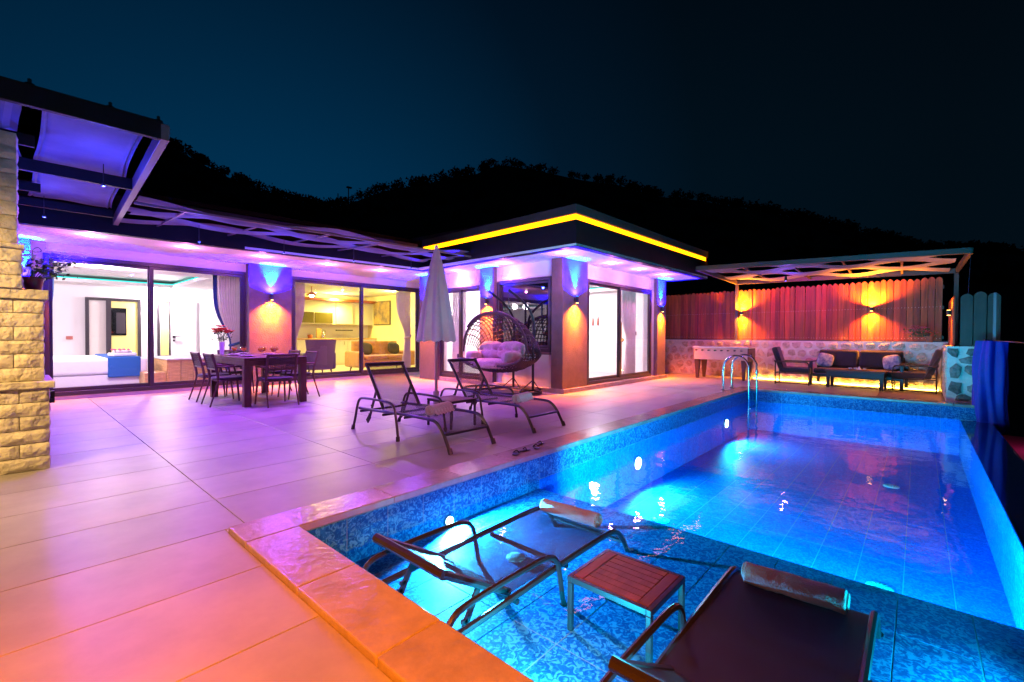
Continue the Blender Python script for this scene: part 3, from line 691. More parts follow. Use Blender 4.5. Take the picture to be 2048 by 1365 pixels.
for s_, lab in ((-.42, 'dark grey-green cushion at left end of ochre sofa'), (.5, 'dark cushion with fringe at right end of ochre sofa')):
    b = MB(); b.blob((0,0,0), .2, .07, .17, 14, 8, p=.6); c_ = b.build('cushion', mat('cushion_olive', (.08,.08,.03), rough=.9) if 'cushion_olive' not in MATS else 'cushion_olive', smooth=True); c_.location = (7.35+s_, 11.88, .70); c_.rotation_euler = (-.3, .2, 0)
    tag(c_, lab, 'cushion', 'cushions on the living room sofa')
for i, (a, c) in enumerate(((-.75,-.28),(.75,-.28),(-.75,.35),(.75,.35))):
    b = MB(); b.tube([(a,c,.15),(a*1.05,c*1.05,0)], [.025,.014], 8); b.build('leg', 'dark_wood', sf)
ac = thing('armchair', (5.18, 11.25, .05), 0, 'dark grey high back armchair seen from behind by the glass', 'armchair')
b = MB(); b.grid(lambda a, t: ((-.30-.09*t)+(.60+.18*t)*a, -.28-.12*sin(a*pi)*(.4+.6*t)+.0*t, .18+.74*t), 14, 10); b.grid(lambda a, t: ((-.26-.09*t)+(.52+.18*t)*a, -.18-.12*sin(a*pi)*(.4+.6*t), .18+.74*t), 14, 10); b.build('backrest', 'velvet_grey', ac, smooth=True)
b = MB(); b.box(-.30, -.2, .18, .30, .3, .42); b.build('seat', 'velvet_grey', ac, bevel=.05, seg=3)
for s_ in (-1, 1):
    b = MB(); b.box(s_*.36-.05, -.25, .18, s_*.36+.05, .28, .60); b.build('armrest', 'velvet_grey', ac, bevel=.04, seg=3)
    for c in (-.22, .25):
        b = MB(); b.tube([(s_*.27,c,.2),(s_*.31,c*1.15,0)], [.024,.012], 8); b.build('leg', 'dark_wood', ac)
# ------------------------------------------------------------------ outdoor lamps on the villa
DOWN = [(.85,9.32),(2.06,9.3),(3.25,9.3),(4.53,9.28),(5.74,9.21),(6.99-.05,7.9),(6.80,6.35),(6.68,4.72),(8.22,4.66),(9.35,4.62),(10.6,4.60)]
where = ['first soffit spot beside the stone barbecue','soffit spot above the middle of bedroom glass','soffit spot beside the tall facade pillar','soffit spot above left of kitchen glass',
 'soffit spot above right of living room glass','soffit spot behind the closed parasol','soffit spot above the hanging chair','soffit spot at the outer corner of the pavilion','soffit spot right of the pavilion corner','soffit spot above the pavilion sliding door','soffit spot nearest the far end of pavilion']
dl0 = None
for (x_, y_), lb in zip(DOWN, where):
    L = tag(empty('soffit_spot', (x_, y_, SOF)), lb, 'light', 'recessed spots in the villa soffit')
    if dl0 is None:
        b = MB(); b.lathe([(.06,.0),(.06,-.008),(.045,-.010)], 20); rim0 = b.build('rim', 'white_gloss', L)
        b = MB(); b.lathe([(.045,-.009),(.03,-.016),(.001,-.02)], 16); len0 = b.build('lens', 'glow_warm', L, smooth=True); dl0 = L
    else:
        put(rim0, 'rim', (0,0,0), L); put(len0, 'lens', (0,0,0), L)
    lamp('SPOT', (0,0,-.03), PINK, P_DOWN, .04, target=(0,0,-1), angle=150, blend=.9, parent=L)
    lamp('POINT', (0,0,-.10), PINK, 13, .03, parent=L)
def sconce(x_, y_, z_, rz, label, up, dn, pu, pd, s=1.0, h=.13):
    """wall up-down light; its back is at local y=0, it sticks out along -y"""
    L = tag(empty('wall_sconce', (x_, y_, z_), rz), label, 'light', 'up and down wall sconces')
    b = MB(); b.box(-.03*s, -.02, -.04*s, .03*s, 0, .04*s); b.build('bracket', 'black_metal', L)
    b = MB(); b.lathe([(.034*s,-h/2),(.034*s,h/2)], 20, (0,-.055,0)); b.lathe([(.029*s,-h/2+.012),(.029*s,h/2-.012)], 20, (0,-.055,0))
    b.build('body', 'black_metal', L, smooth='auto', bevel=.002)
    b = MB(); b.lathe([(.028*s,h/2+.001),(.02*s,h/2+.003),(.001,h/2+.004)], 16, (0,-.055,0)); b.build('lens', up[1], L)
    b = MB(); b.lathe([(.028*s,-h/2-.001),(.02*s,-h/2-.003),(.001,-h/2-.004)], 16, (0,-.055,0)); b.build('lens', dn[1], L)
    if pu:
        lamp('SPOT', (0,-.085,h/2+.015), up[2], pu*1.3, .018, target=(0,-.03,.6), angle=52, blend=.7, parent=L)
        lamp('SPOT', (0,-.10,h/2+.015), up[0], pu*16, .018, target=(0,0,.45), angle=150, blend=.8, parent=L)
    lamp('SPOT', (0,-.085,-h/2-.015), dn[2], pd*2.5, .018, target=(0,-.03,-.6), angle=50, blend=.8, parent=L)
    lamp('SPOT', (0,-.10,-h/2-.015), dn[0], pd*8, .018, target=(0,0,-.5), angle=125, blend=1, parent=L)
UPB = ((.0012,.0008,1.0), 'glow_blue', (0,.62,1)); DNO = ((1,.16,.004), 'glow_orange', (1,.42,.01))
sconce(3.80, 10.37, 1.90, 0, 'black sconce on the facade pillar behind the dining table', UPB, DNO, P_UP*1.6, P_DN*1.3)
sconce(7.40, 5.0, 1.80, 0, 'black sconce on the corner pillar of the pavilion', UPB, DNO, P_UP*1.2, P_DN*1.1)
sconce(11.36, 5.0, 1.80, 0, 'black sconce on the far pillar beside the fence', UPB, DNO, P_UP, P_DN)
sconce(6.98, 6.98, 1.84, -pi/2, 'black sconce on the narrow pillar behind the hanging chair', UPB, DNO, P_UP, P_DN)
sconce(.14, 10.37, 1.9, 0, 'sconce on the left end pillar behind the barbecue', UPB, DNO, P_UP*1.6, P_DN*.5)
sconce(6.98, 9.05, 1.84, -pi/2, 'sconce on the inner corner pillar behind the parasol', UPB, DNO, P_UP, P_DN)

# ------------------------------------------------------------------ rubble wall, fence
WX0, WX1 = 13.42, 12.78      # x of the wall face at y=5.9 and y=-.36
def wx(y_): return WX0+(WX1-WX0)*(5.9-y_)/6.26
ang = atan2(-6.26, WX1-WX0)   # direction along the wall toward -y
rw = tag(empty('garden_wall', (WX0, 5.9, 0), ang), 'low rubble stone wall with pale mortar under the wooden fence', 'wall')
LEN = sqrt(6.26**2+(WX0-WX1)**2)
# local x runs along the wall towards the camera's right, local +y is away from the deck... the face looks to local -y or +y
b = MB(); b.box(0, .0, 0, LEN+.3, .35, 1.0); b.build('mortar_core', 'mortar', rw)
def rubble(parent, x0, x1, z0, z1, cell, mname, depth=.02, face=-1, limit=150, seed=3, mk=None, side=None):
    rr = random.Random(seed); pts = []
    nx, nz = int((x1-x0)/cell), max(1, int(round((z1-z0)/(cell*.8))))
    for j in range(nz):
        for i in range(nx):
            if rr.random() < .06: continue
            pts.append((x0+(i+.5+(.25 if j % 2 else -.25)+rr.uniform(-.18,.18))*(x1-x0)/nx, z0+(j+.5+rr.uniform(-.12,.12))*(z1-z0)/nz))
    for k, (px, pz) in enumerate(pts[:limit]):
        near = sorted(((px-a)**2+(pz-c)**2, a, c) for a, c in pts if (a, c) != (px, pz))[:10]
        n = 9; poly = []
        for t in range(n):
            th = 2*pi*t/n+rr.uniform(-.2,.2); dx, dz = cos(th), sin(th); best = cell*.85
            for _, a, c in near:
                mx_, mz_ = (a-px)/2, (c-pz)/2; dd = dx*mx_+dz*mz_; q_ = mx_*mx_+mz_*mz_
                if dd > 1e-6: best = min(best, q_/dd)
            if dx > 0: best = min(best, (x1-px)/dx)
            if dx < 0: best = min(best, (x0-px)/dx)
            if dz > 0: best = min(best, (z1-.02-pz)/dz)
            if dz < 0: best = min(best, (z0+.01-pz)/dz)
            poly.append((px+dx*(best-.014)*rr.uniform(.80,.97), pz+dz*(best-.014)*rr.uniform(.80,.97)))
        cx = sum(p[0] for p in poly)/n; cz = sum(p[1] for p in poly)/n
        d_ = depth*rr.uniform(.5,1.4)
        vs = [(p[0]-cx, .01, p[1]-cz) for p in poly]+[((p[0]-cx)*.93, -d_*.7, (p[1]-cz)*.93) for p in poly]+[((p[0]-cx)*.55, -d_+rr.uniform(-.007,.007), (p[1]-cz)*.55) for p in poly]+[(0, -d_, 0)]
        fs = []
        for t in range(n):
            t2 = (t+1) % n
            fs += [(t, t2, n+t2, n+t), (n+t, n+t2, 2*n+t2, 2*n+t), (2*n+t, 2*n+t2, 3*n)]
        b = MB(); b.add(vs, fs); o = b.build('stone', mname, parent, smooth='auto')
        if side: o.location = side(cx, cz); o.rotation_euler = (0, 0, mk)
        else: o.location = (cx, 0, cz)
# local frame: x axis direction (cos ang, sin ang); the deck side is at local -y if rotated so
def side_sign():
    n_ = Vector((-sin(ang), cos(ang))); return 1 if n_.x > 0 else -1
sg = side_sign()
if sg < 0:
    raise RuntimeError('wall faces the wrong way')
rubble(rw, 0.02, LEN-.02, 0, 1.0, .24, 'rubble', .022, limit=140)
# wall base light strip
b = MB(); b.box(2.7, -.05, .004, LEN-.05, -.03, .018); ls = tag(b.build('led_strip', 'glow_led'), 'warm light strip along the foot of the rubble wall', 'light'); ls.location = (WX0, 5.9, 0); ls.rotation_euler = (0,0,ang)
# fence of pointed boards on the wall
fn = tag(empty('wooden_fence', (WX0, 5.9, 1.0), ang), 'tall fence of pointed reddish boards on the rubble wall', 'fence')
pw_ = .112
nb = int(LEN/pw_)
def picket_mesh(h, w=pw_-.004, t=.02):
    b = MB(); b.prism([(0,0),(w,0),(w,h-.055),(w*.80,h-.018),(w*.5,h),(w*.20,h-.018),(0,h-.055)], 0, t, axis=1)
    return b
pms = []
for k in range(4):
    o = picket_mesh(1.34+R.uniform(-.012,.012)).build('board_source', 'fence_wood'); pms.append(o.data); bpy.data.objects.remove(o)
for i in range(nb):
    put(pms[R.randrange(4)], 'board', (i*pw_, .13+R.choice((0,.006,.012))+R.uniform(-.001,.001), .02+R.uniform(-.006,.006)), fn, rot=(0, R.uniform(-.004,.004), 0))
for z_ in (.10, .72, 1.15):
    b = MB(); b.box(0, .165, z_-.035, LEN, .20, z_+.035); b.build('rail', 'dark_wood', fn)
b = MB()
for i in range(nb):
    for z_ in (.075, .735):
        for dx in (.03, .082): b.lathe([(.0055,0),(.004,.003),(.0005,.004)], 6, (0,0,0)); 
b = MB()
for i in range(nb):
    for z_ in (.075, .735):
        for dx in (.03, .082):
            xx = i*pw_+dx; zz = z_+R.uniform(-.004,.004)
            b.add([(xx-.005, .128, zz), (xx, .128, zz-.005), (xx+.005, .128, zz), (xx, .128, zz+.005), (xx, .124, zz)], [(0,1,4),(1,2,4),(2,3,4),(3,0,4)])
scr = b.build('screw_heads', 'screw_glint', fn); scr['kind'] = 'stuff'
b = MB(); b.box(0, .10, -.002, LEN+.1, .22, .022); b.build('base_rail', 'frame_metal', fn)
# sconces on the fence
def onfence(d_, off=.12):   # d_ metres along, returns world xy
    return (WX0+cos(ang)*d_-sin(ang)*off, 5.9+sin(ang)*d_+cos(ang)*off)
FEN = ((1.0,.24,.006), 'glow_orange', (1,.42,.01))
for d_, lb in ((2.33, 'black sconce on the fence above the football table'), (5.12, 'black sconce on the fence above the outdoor sofa')):
    x_, y_ = onfence(d_); sconce(x_, y_, 1.73, ang, lb, FEN, FEN, 55, 58, 1.1, .09)
# side return: stone pier + boards
pier = tag(empty('stone_pier', (10.75, -.36, 0)), 'thick rubble stone pier beside the blue pool cover', 'wall')
b = MB(); b.box(0, -.56, -.2, 2.2, .0, .95); b.build('mortar_core', 'mortar', pier)
rubble(pier, -.55, -.01, 0.0, .95, .20, 'pillar_rubble', .035, seed=11, mk=-pi/2, side=lambda a, c: (0, a, c))
rubble(pier, .05, 2.0, .02, .93, .30, 'rubble', .018, seed=12, mk=pi, side=lambda a, c: (a, 0, c))
sfn = tag(empty('side_fence', (10.85, -.46, .95)), 'short return of pointed boards on the stone pier', 'fence')
for i in range(17):
    o = put(pms[i % 4], 'board', (.05+i*pw_, 0, -.01), sfn, scale=(1,1,.66))
for i in range(3):
    o = picket_mesh(.90+.03*(i == 1), .148).build('board', 'dark_wood', sfn); o.location = (-.02, -.06-.16*i, -.01); o.rotation_euler = (0,0,-pi/2)  # same fence boards in a darker wood, shade put into the colour
sconce(11.5, -.455, 1.55, pi, 'sconce on the side boards above the geranium pot', FEN, FEN, 6, 12, 1.0, .09)
b = MB(); b.box(0, 0, 0, .03, .03, .75); o = tag(b.build('steel_post', 'pale_post' if 'pale_post' in MATS else mat('pale_post', (.35,.22,.25), rough=.4, metal=.3)), 'thin pale square post behind the blue cover', 'post'); o.location = (10.4, -.90, 1.06)
# pots
def geranium(loc, label, pot_m, fl, rad=.07, s=1.0, seed=1, lean=(0,0)):
    rr = random.Random(seed); p = thing('flower_pot', loc, 0, label, 'flower pot')
    b = MB(); b.lathe([(rad*.7,0),(rad,rad*1.5),(rad*1.12,rad*1.5),(rad*1.12,rad*1.75),(rad*.95,rad*1.75),(rad*.9,rad*1.6)], 18); b.build('pot', pot_m, p, smooth='auto')
    b = MB(); b2 = MB(); z0 = rad*1.7
    for k in range(int(90*s)):
        a = rr.uniform(0, 2*pi); d_ = rr.uniform(0,1)**.6*rad*2.2; z = z0+rr.uniform(.0,.13)*s; c = Vector((cos(a)*d_+lean[0]*rr.random(), sin(a)*d_+lean[1]*rr.random(), z))
        n_ = Vector((rr.gauss(0,1), rr.gauss(0,1), rr.gauss(.5,1))).normalized(); t1 = n_.orthogonal().normalized(); t2 = n_.cross(t1); w = rr.uniform(.012,.024)*s
        b.add([c+t1*w, c+t2*w*.7, c-t1*w, c-t2*w*.7, c+n_*w*.3], [(0,1,4),(1,2,4),(2,3,4),(3,0,4)])
        if k % 5 == 0: b.tube([(0,0,z0-.02), tuple(c)], .002, 3)
    b.build('foliage', 'leaf', p)
    for k in range(int(34*s)):
        a = rr.uniform(0, 2*pi); d_ = rr.uniform(.1,1)*rad*2.6; c = Vector((cos(a)*d_+lean[0]*rr.random()*1.4, sin(a)*d_+lean[1]*rr.random()*1.4, z0+.05*s+rr.uniform(-.01,.13)*s))
        for q_ in range(5):
            aa = q_*2*pi/5; dd = Vector((cos(aa), sin(aa), rr.uniform(-.2,.5)))*.019*s
            b2.add([c, c+dd+Vector((0,0,.006)), c+dd*1.5, c+dd+Vector((sin(aa),-cos(aa),0))*.014], [(0,1,2),(0,2,3)])
    b2.build('blossom', fl, p)
    return p
geranium((12.42, -.16, 1.0), 'terracotta pot of pink geraniums at the right end of wall', 'terracotta', 'petal_pink', .07, 1.2, 4, lean=(0,.25))
hp = geranium((.15, 5.50, 1.452), 'red pot of pale flowers standing on the stone barbecue', 'red_plastic', 'petal_white', .065, 1.2, 9, lean=(.14,-.05))
b = MB(); b.tube(smooth_path([(0,0,.28),(.0,0,.34),(.03,0,.365),(.05,0,.34),(.03,0,.325)], 5), .003, 5)
for a in range(3): b.tube([(cos(a*2.1)*.07, sin(a*2.1)*.07, .11), (0,0,.29)], .0015, 4)
b.build('hanger', 'black_metal', hp)
# ------------------------------------------------------------------ right pergola
pg = tag(empty('fence_pergola'), 'steel pergola with woven canvas strips above the fence', 'pergola')
A0, A1 = Vector((13.25,3.70,2.56)), Vector((13.05,-.56,2.47)); B0, B1 = Vector((10.9,3.93,2.70)), Vector((11.25,-.66,2.62))
mat('pergola_steel', (.07,.055,.045), rough=.5, metal=.1)
for a, c, w, h in ((A0,A1,.06,.10),(B0,B1,.06,.10),(A0,B0,.05,.10),(A1,B1,.05,.10)):
    b = MB(); b.bar(a, c, w, h); b.build('beam', 'pergola_steel', pg)
for t in (.2,.4,.6,.8):
    b = MB(); b.bar(A0.lerp(A1,t), B0.lerp(B1,t), .035, .04); b.build('rafter', 'pergola_steel', pg)
for p in (A0, A1):
    b = MB(); b.box(p.x+.0, p.y-.035, 0, p.x+.07, p.y+.035, p.z); b.build('post', 'pergola_steel', pg)
for k in range(4):
    t0, t1 = .04+k*.245, .04+k*.245+.20
    def cl(a, c, k=k, t0=t0, t1=t1):
        p = A0.lerp(A1, .03+.94*a); q_ = B0.lerp(B1, .03+.94*a); s_ = t0+(t1-t0)*c
        p = p.lerp(q_, s_+ .035*sin(a*5*pi+k*pi)); z = p.z+.02+.04*cos(a*5*pi+k*pi)-.02*sin(c*pi)
        return (p.x, p.y, z)
    b = MB(); b.sheet(cl, 60, 5, .003); b.build('canvas_strip', 'shade_cloth', pg, smooth='auto')
b = MB(); b.tube([(11.25,-.66,2.6),(11.2,-.62,1.6)], .006, 5); b.build('wire', 'steel', pg)
pl_ = tag(empty('pergola_fill_lamp', (12.0, 2.3, 2.40)), 'added fill lamp under the fence pergola canvas', 'light', 'added fill lamps under the pergolas')  # added lamp that reddens the fence and tints the canvas above
b = MB(); b.lathe([(.02,.1),(.035,.0),(.03,-.02)], 12); b.build('housing', 'black_metal', pl_)
lamp('POINT', (0,0,-.06), (.22,.10,1.0), 24, .04, parent=pl_)
lamp('SPOT', (0,0,-.06), (1,.02,.30), 80, .04, target=(1.2,0,-.7), angle=150, blend=.8, parent=pl_)

# ------------------------------------------------------------------ left pergolas
lp = tag(empty('barbecue_pergola'), 'dark steel pergola with blue canvas over the barbecue', 'pergola')
ZP = 2.70
def beam(p, q_, w, h, name='beam', m='fascia_paint', par=None):
    b = MB(); b.bar(p, q_, w, h); b.build(name, m, par if par is not None else lp, bevel=.003)
beam((-2.4,4.73,ZP+.075),(.86,4.68,ZP+.075), .05, .15)
beam((-2.4,6.60,ZP+.06),(.95,6.55,ZP+.06), .05, .12); beam((-2.4,8.38,ZP+.05),(1.0,8.32,ZP+.05), .05, .10)
beam((-2.4,5.72,ZP+.05),(.17,5.70,ZP+.05), .04, .10); beam((-2.4,7.52,ZP+.05),(.27,7.48,ZP+.05), .04, .10)
mat('beam_pale', (.17,.13,.14), rough=.5)
beam((.885,4.655,ZP+.065),(1.09,8.95,ZP+.065), .06, .13, 'end_beam', 'beam_pale')
for (x0, x1, sg_) in ((-1.6,.11,.02),(.19,.90,.03)):
    def cl(a, c, x0=x0, x1=x1):
        y_ = 4.82+(8.5-4.82)*c; s_ = abs(sin(c*2*pi))
        return (x0+(x1-(.09-.05*(y_-4.7) if x1 > .5 else 0)-x0)*a+(.04*s_*(1 if a > .5 else 0 if a > .3 else .3))*( -1 if a > .5 else 1), y_, ZP+.17-.05*s_+.006*sin(a*9+c*4)+(.012*sin(a*150) if (a < .06 or a > .94) else 0))
    b = MB(); b.sheet(cl, 40, 40, .003); b.build('canvas', 'shade_cloth', lp, smooth='auto')
for x_ in (-.35,.12,.55,.85):
    b = MB(); b.lathe([(.035,0),(.03,.012),(.012,.02),(.012,.045),(.004,.05)], 8, (x_, 4.70, ZP+.15)); b.build('bracket', 'steel', lp)
wp = tag(empty('terrace_pergola'), 'long pergola of woven canvas strips along the villa eave', 'pergola')
F0, F1, K0, K1 = Vector((1.05,7.16,2.70)), Vector((6.36,6.80,2.70)), Vector((1.05,8.98,2.78)), Vector((6.3,8.55,2.78))
beam(F0, F1, .03, .03, 'front_beam', 'beam_pale', wp); beam(K0, K1, .05, .08, 'rear_beam', 'fascia_paint', wp)
for t in (.10,.28,.46,.64,.82,.97):
    b = MB(); b.bar(F0.lerp(F1,t)+Vector((0,0,.005)), K0.lerp(K1,t), .022, .022); b.build('batten', 'beam_pale', wp)
for k in range(4):
    def cl(a, c, k=k):
        s_ = .02+k*.245+.205*c+.045*sin(a*4*pi+k*pi); p = F0.lerp(F1, .01+.98*a).lerp(K0.lerp(K1, .01+.98*a), min(1, max(0, s_)))
        return (p.x, p.y, p.z+.05+.055*cos(a*4*pi+k*pi)-.03*sin(c*pi))
    b = MB(); b.sheet(cl, 70, 6, .003); b.build('canvas_strip', 'shade_cloth', wp, smooth='auto')
for (x_, y_, z_, pw2, pc, lb) in ((.62,5.75,2.50,P_VIO*.18,30,'added violet fill lamp under the barbecue pergola beam'),(1.9,7.9,2.46,P_VIO*.5,20,'added violet fill lamp under the terrace pergola above dining table'),
        (3.1,7.9,2.46,P_VIO*.5,20,'added violet fill lamp under the terrace pergola right of dining table'),(4.3,7.8,2.46,P_VIO*.5,20,'added violet fill lamp under the terrace pergola before the kitchen glass'),
        (5.5,7.7,2.46,P_VIO*.5,20,'added violet fill lamp under the terrace pergola near the parasol'),(-.35,6.3,2.30,0,90,'added blue fill lamp above the barbecue chimney'),(.3,7.6,2.46,P_VIO*.3,30,'added violet fill lamp under the rear of the barbecue pergola')):
    L = tag(empty('pergola_fill_lamp', (x_, y_, z_)), lb, 'light', 'added fill lamps under the pergolas')  # added lamps, blue fill for the canvas and violet for the deck
    b = MB(); b.tube([(0,0,2.70-z_),(0,0,.02)], .004, 6); b.lathe([(.010,.02),(.018,.0),(.016,-.010)], 12); b.build('housing', 'black_metal', L)
    lamp('POINT', (0,0,-.03), (.03,.05,1.0), pc*1.1, .03, parent=L)
    if pw2: lamp('SPOT', (0,0,-.03), VIOLET, pw2, .03, target=(0,-.15,-1), angle=150, blend=1, parent=L)
# ------------------------------------------------------------------ stone barbecue
bq = tag(empty('stone_barbecue', (0, 5.26, 0)), 'yellow split stone barbecue chimney at the left edge', 'barbecue')
def courses(x1, z0, z1, n, y_, depth=.75, joint=.006, cap=None):
    hh = (z1-z0)/n
    b = MB(); b.box(-1.3, y_+.02, z0, x1-.02, y_+depth-.02, z1); b.build('core', 'mortar', bq)
    for j in range(n):
        xs = [x1]; w = .17 if j % 2 else .29
        while xs[-1] > -1.25: xs.append(xs[-1]-w); w = .34
        for i in range(len(xs)-1):
            a, c = xs[i+1], xs[i]
            nu, nv = 8, 4; zz0, zz1 = z0+j*hh+joint/2, z0+(j+1)*hh-joint/2; sd = R.random()*50
            dd = depth if i == 0 else .10
            def fz(s_, t_, a=a, c=c, zz0=zz0, zz1=zz1, sd=sd):
                ed = min(s_, 1-s_, t_*.6, (1-t_)*.6)*6; k = min(1, ed*6)
                return (a+.003+(c-a-.006)*s_, -.012*k-.016*noise.noise(Vector((s_*3*(c-a)/.2+sd, t_*3, sd)))*k, zz0+(zz1-zz0)*t_)
            b = MB(); b.grid(fz, nu, nv)
            b.add([(a+.003,0,zz0),(c-.003,0,zz0),(c-.003,dd,zz0),(a+.003,dd,zz0),(a+.003,0,zz1),(c-.003,0,zz1),(c-.003,dd,zz1),(a+.003,dd,zz1)], [(0,3,2,1),(4,5,6,7),(1,2,6,5),(0,4,7,3),(2,3,7,6)])
            if i == 0:
                b.grid(lambda s_, t_: (c-.003+.008*min(1,min(s_,1-s_,t_*.6,(1-t_)*.6)*12)+.014*noise.noise(Vector((s_*10+sd, t_*3, 4)))*min(1,min(s_,1-s_,t_,1-t_)*6), dd*s_, zz0+(zz1-zz0)*t_), 12, 3)
            o = b.build('stone_block', 'split_stone', bq, smooth='auto'); o.location = (0, y_, 0)
courses(.232, .0, .655, 6, 0); courses(.205, .715, 1.37, 6, .05, .7)
b = MB(); b.box(-1.3, -.03, .657, .262, .78, .713); b.build('ledge', 'split_stone', bq, bevel=.008, seg=2)
b = MB(); b.box(-1.3, .02, 1.372, .232, .78, 1.45); b.build('ledge', 'split_stone', bq, bevel=.008, seg=2)
courses(.085, 1.452, 1.76, 3, .0, .25); courses(.062, 1.80, 2.66, 8, .0, .25)
b = MB(); b.box(-1.3, -.03, 1.762, .10, .3, 1.798); b.build('ledge', 'split_stone', bq, bevel=.006)
b = MB(); b.box(.236, .30, .50, .275, .36, .60); b.box(.245, .24, .52, .262, .36, .54); b.build('latch', 'black_metal', bq)

# ------------------------------------------------------------------ parasol
um = thing('parasol', (4.33, 5.42, 0), 0, 'closed pale parasol between the two deck loungers', 'umbrella')
b = MB(); b.tube([(0,0,.02),(0,0,2.40)], .024, 12); b.build('pole', 'pole_grey' if 'pole_grey' in MATS else mat('pole_grey', (.30,.27,.30), rough=.35, metal=.6), um, smooth='auto')
b = MB(); b.lathe([(.02,2.385),(.03,2.41),(.022,2.445),(.001,2.46)], 12); b.build('finial', 'white_gloss', um, smooth=True)
def can(a, t):
    th = a*2*pi; z = 2.36-1.37*t
    base = .045+.215*min(1, t*1.02)**.85
    fold = 1+.16*sin(th*8+.6*sin(3*t))*min(1, t*2.2)+.05*sin(th*3+2)*t
    z += .035*abs(sin(th*4))*(t > .98)
    return (base*fold*cos(th), base*fold*sin(th), z)
b = MB(); b.grid(can, 96, 26); b.build('canopy', 'umbrella_cloth', um, smooth=True)
b = MB(); b.grid(lambda a, t: ((.038+.085*t)*(1+.10*sin(a*16*pi)*t)*cos(a*2*pi), (.038+.085*t)*(1+.10*sin(a*16*pi)*t)*sin(a*2*pi), 2.39-.36*t), 80, 8); b.build('vent_cap', 'umbrella_cloth', um, smooth=True)
b = MB(); b.box(-.22, -.22, 0, .22, .22, .05); b.lathe([(.045,.05),(.045,.25),(.03,.26)], 14); b.build('base', 'concrete' if 'concrete' in MATS else mat('concrete', (.25,.24,.23), rough=.8), um, bevel=.008)

# ------------------------------------------------------------------ loungers
LW = .57
def lounger(label, loc, rz, back, sling, name='sun_lounger', drop=0.0):
    """foot end at local y=0, head toward +y, x 0..LW"""
    L = thing(name, loc, rz, label, 'sun lounger', 'black sun loungers')
    (hy, hz), (ty, tz) = back; n_ = 8
    for x_ in (0, LW):
        pts = smooth_path([(x_,-.01,0),(x_,.05,.10),(x_,.10,.18),(x_,.19,.262),(x_,.32,.285),(x_,.8,.28),(x_,1.3,.262),(x_,1.60,.255)], 4)
        b = MB()
        for p, q_ in zip(pts[:-1], pts[1:]): pass
        b.tube(pts, .0165, n_); b.build('side_rail', 'lounger_metal', L, smooth='auto')
        b = MB(); s_ = 1 if x_ else -1; xx = x_+s_*.03
        b.tube(smooth_path([(xx,1.70,0),(xx,1.64,.15),(xx,1.60,.28),(xx,1.55,.36),(xx,1.45,.385),(xx,1.1,.39),(xx,.93,.38),(xx,.86,.34),(xx,.83,.26),(xx,.78,0)], 4), .014, n_)
        b.build('arm_frame', 'lounger_metal', L, smooth='auto')
        b = MB(); b.tube([(xx,.79,.0),(xx,.79,.05)], .021, 8); b.tube([(xx,1.70,0),(xx,1.685,.05)], .021, 8); b.tube([(x_,-.01,0),(x_,.012,.05)], .023, 8); b.build('foot_cap', 'black_metal', L)
        b = MB(); b.tube([(x_*.84+.045, hy, hz), (x_*.84+.045, ty, tz)], .019, n_); b.build('back_rail', 'lounger_metal', L, smooth='auto')
        xs = x_*.80+.055
        my, mz = hy+(ty-hy)*.45, hz+(tz-hz)*.45
        b = MB(); b.bar((xs, my, mz), (xs, hy+.30, .17), .012, .03); b.bar((xs, hy+.30, .17), (xs, hy+.36, .10), .012, .05)
        e0, e1 = Vector((xs, hy+.30, .17)), Vector((xs, hy+.36, .10)); p0 = Vector((xs, my, mz)); dr_ = (e0-p0).normalized(); nn_ = Vector((0, -dr_.z, dr_.y))*(-1 if dr_.y > 0 else 1)
        for q_ in range(3):
            c_ = e0.lerp(p0, .06+.16*q_); b.bar(c_, c_-nn_*.028+dr_*.012, .012, .018)
        b.build('strut', 'black_metal', L)
    for y_, z_ in ((.085,.165),(.72,.25),(1.12,.23),(1.58,.22)):
        b = MB(); b.tube([(0,y_,z_),(LW,y_,z_)], .014, 8); b.build('crossbar', 'lounger_metal', L, smooth='auto')
    b = MB(); b.tube([(.03, ty, tz),(LW-.03, ty, tz)], .022, n_); b.build('top_bar', 'lounger_metal', L, smooth='auto')
    def seat(a, c):
        y_ = .09+(1.17-.09)*c; z_ = .284 if y_ > .3 else .284-.11*((.3-y_)/.21)**1.7
        return (.012+(LW-.024)*a, y_, z_+.004-.014*sin(a*pi)*sin(min(1, c*1.4)*pi))
    b = MB(); b.sheet(seat, 12, 24, .002); b.build('seat_sling', sling, L, smooth='auto')
    def bk(a, c):
        return (.058+(LW-.116)*a, hy+(ty-hy)*c*.97-.0+.018*sin(a*pi)*sin(c*pi), hz+.01+(tz-hz)*c*.97-.018*sin(a*pi)*sin(c*pi))
    b = MB(); b.sheet(bk, 12, 14, .002); b.build('back_sling', sling, L, smooth='auto')
    if drop:
        for ch in L.children:
            for v_ in ch.data.vertices: v_.co.z = max(v_.co.z-drop, .0005*(v_.index % 7))
    return L
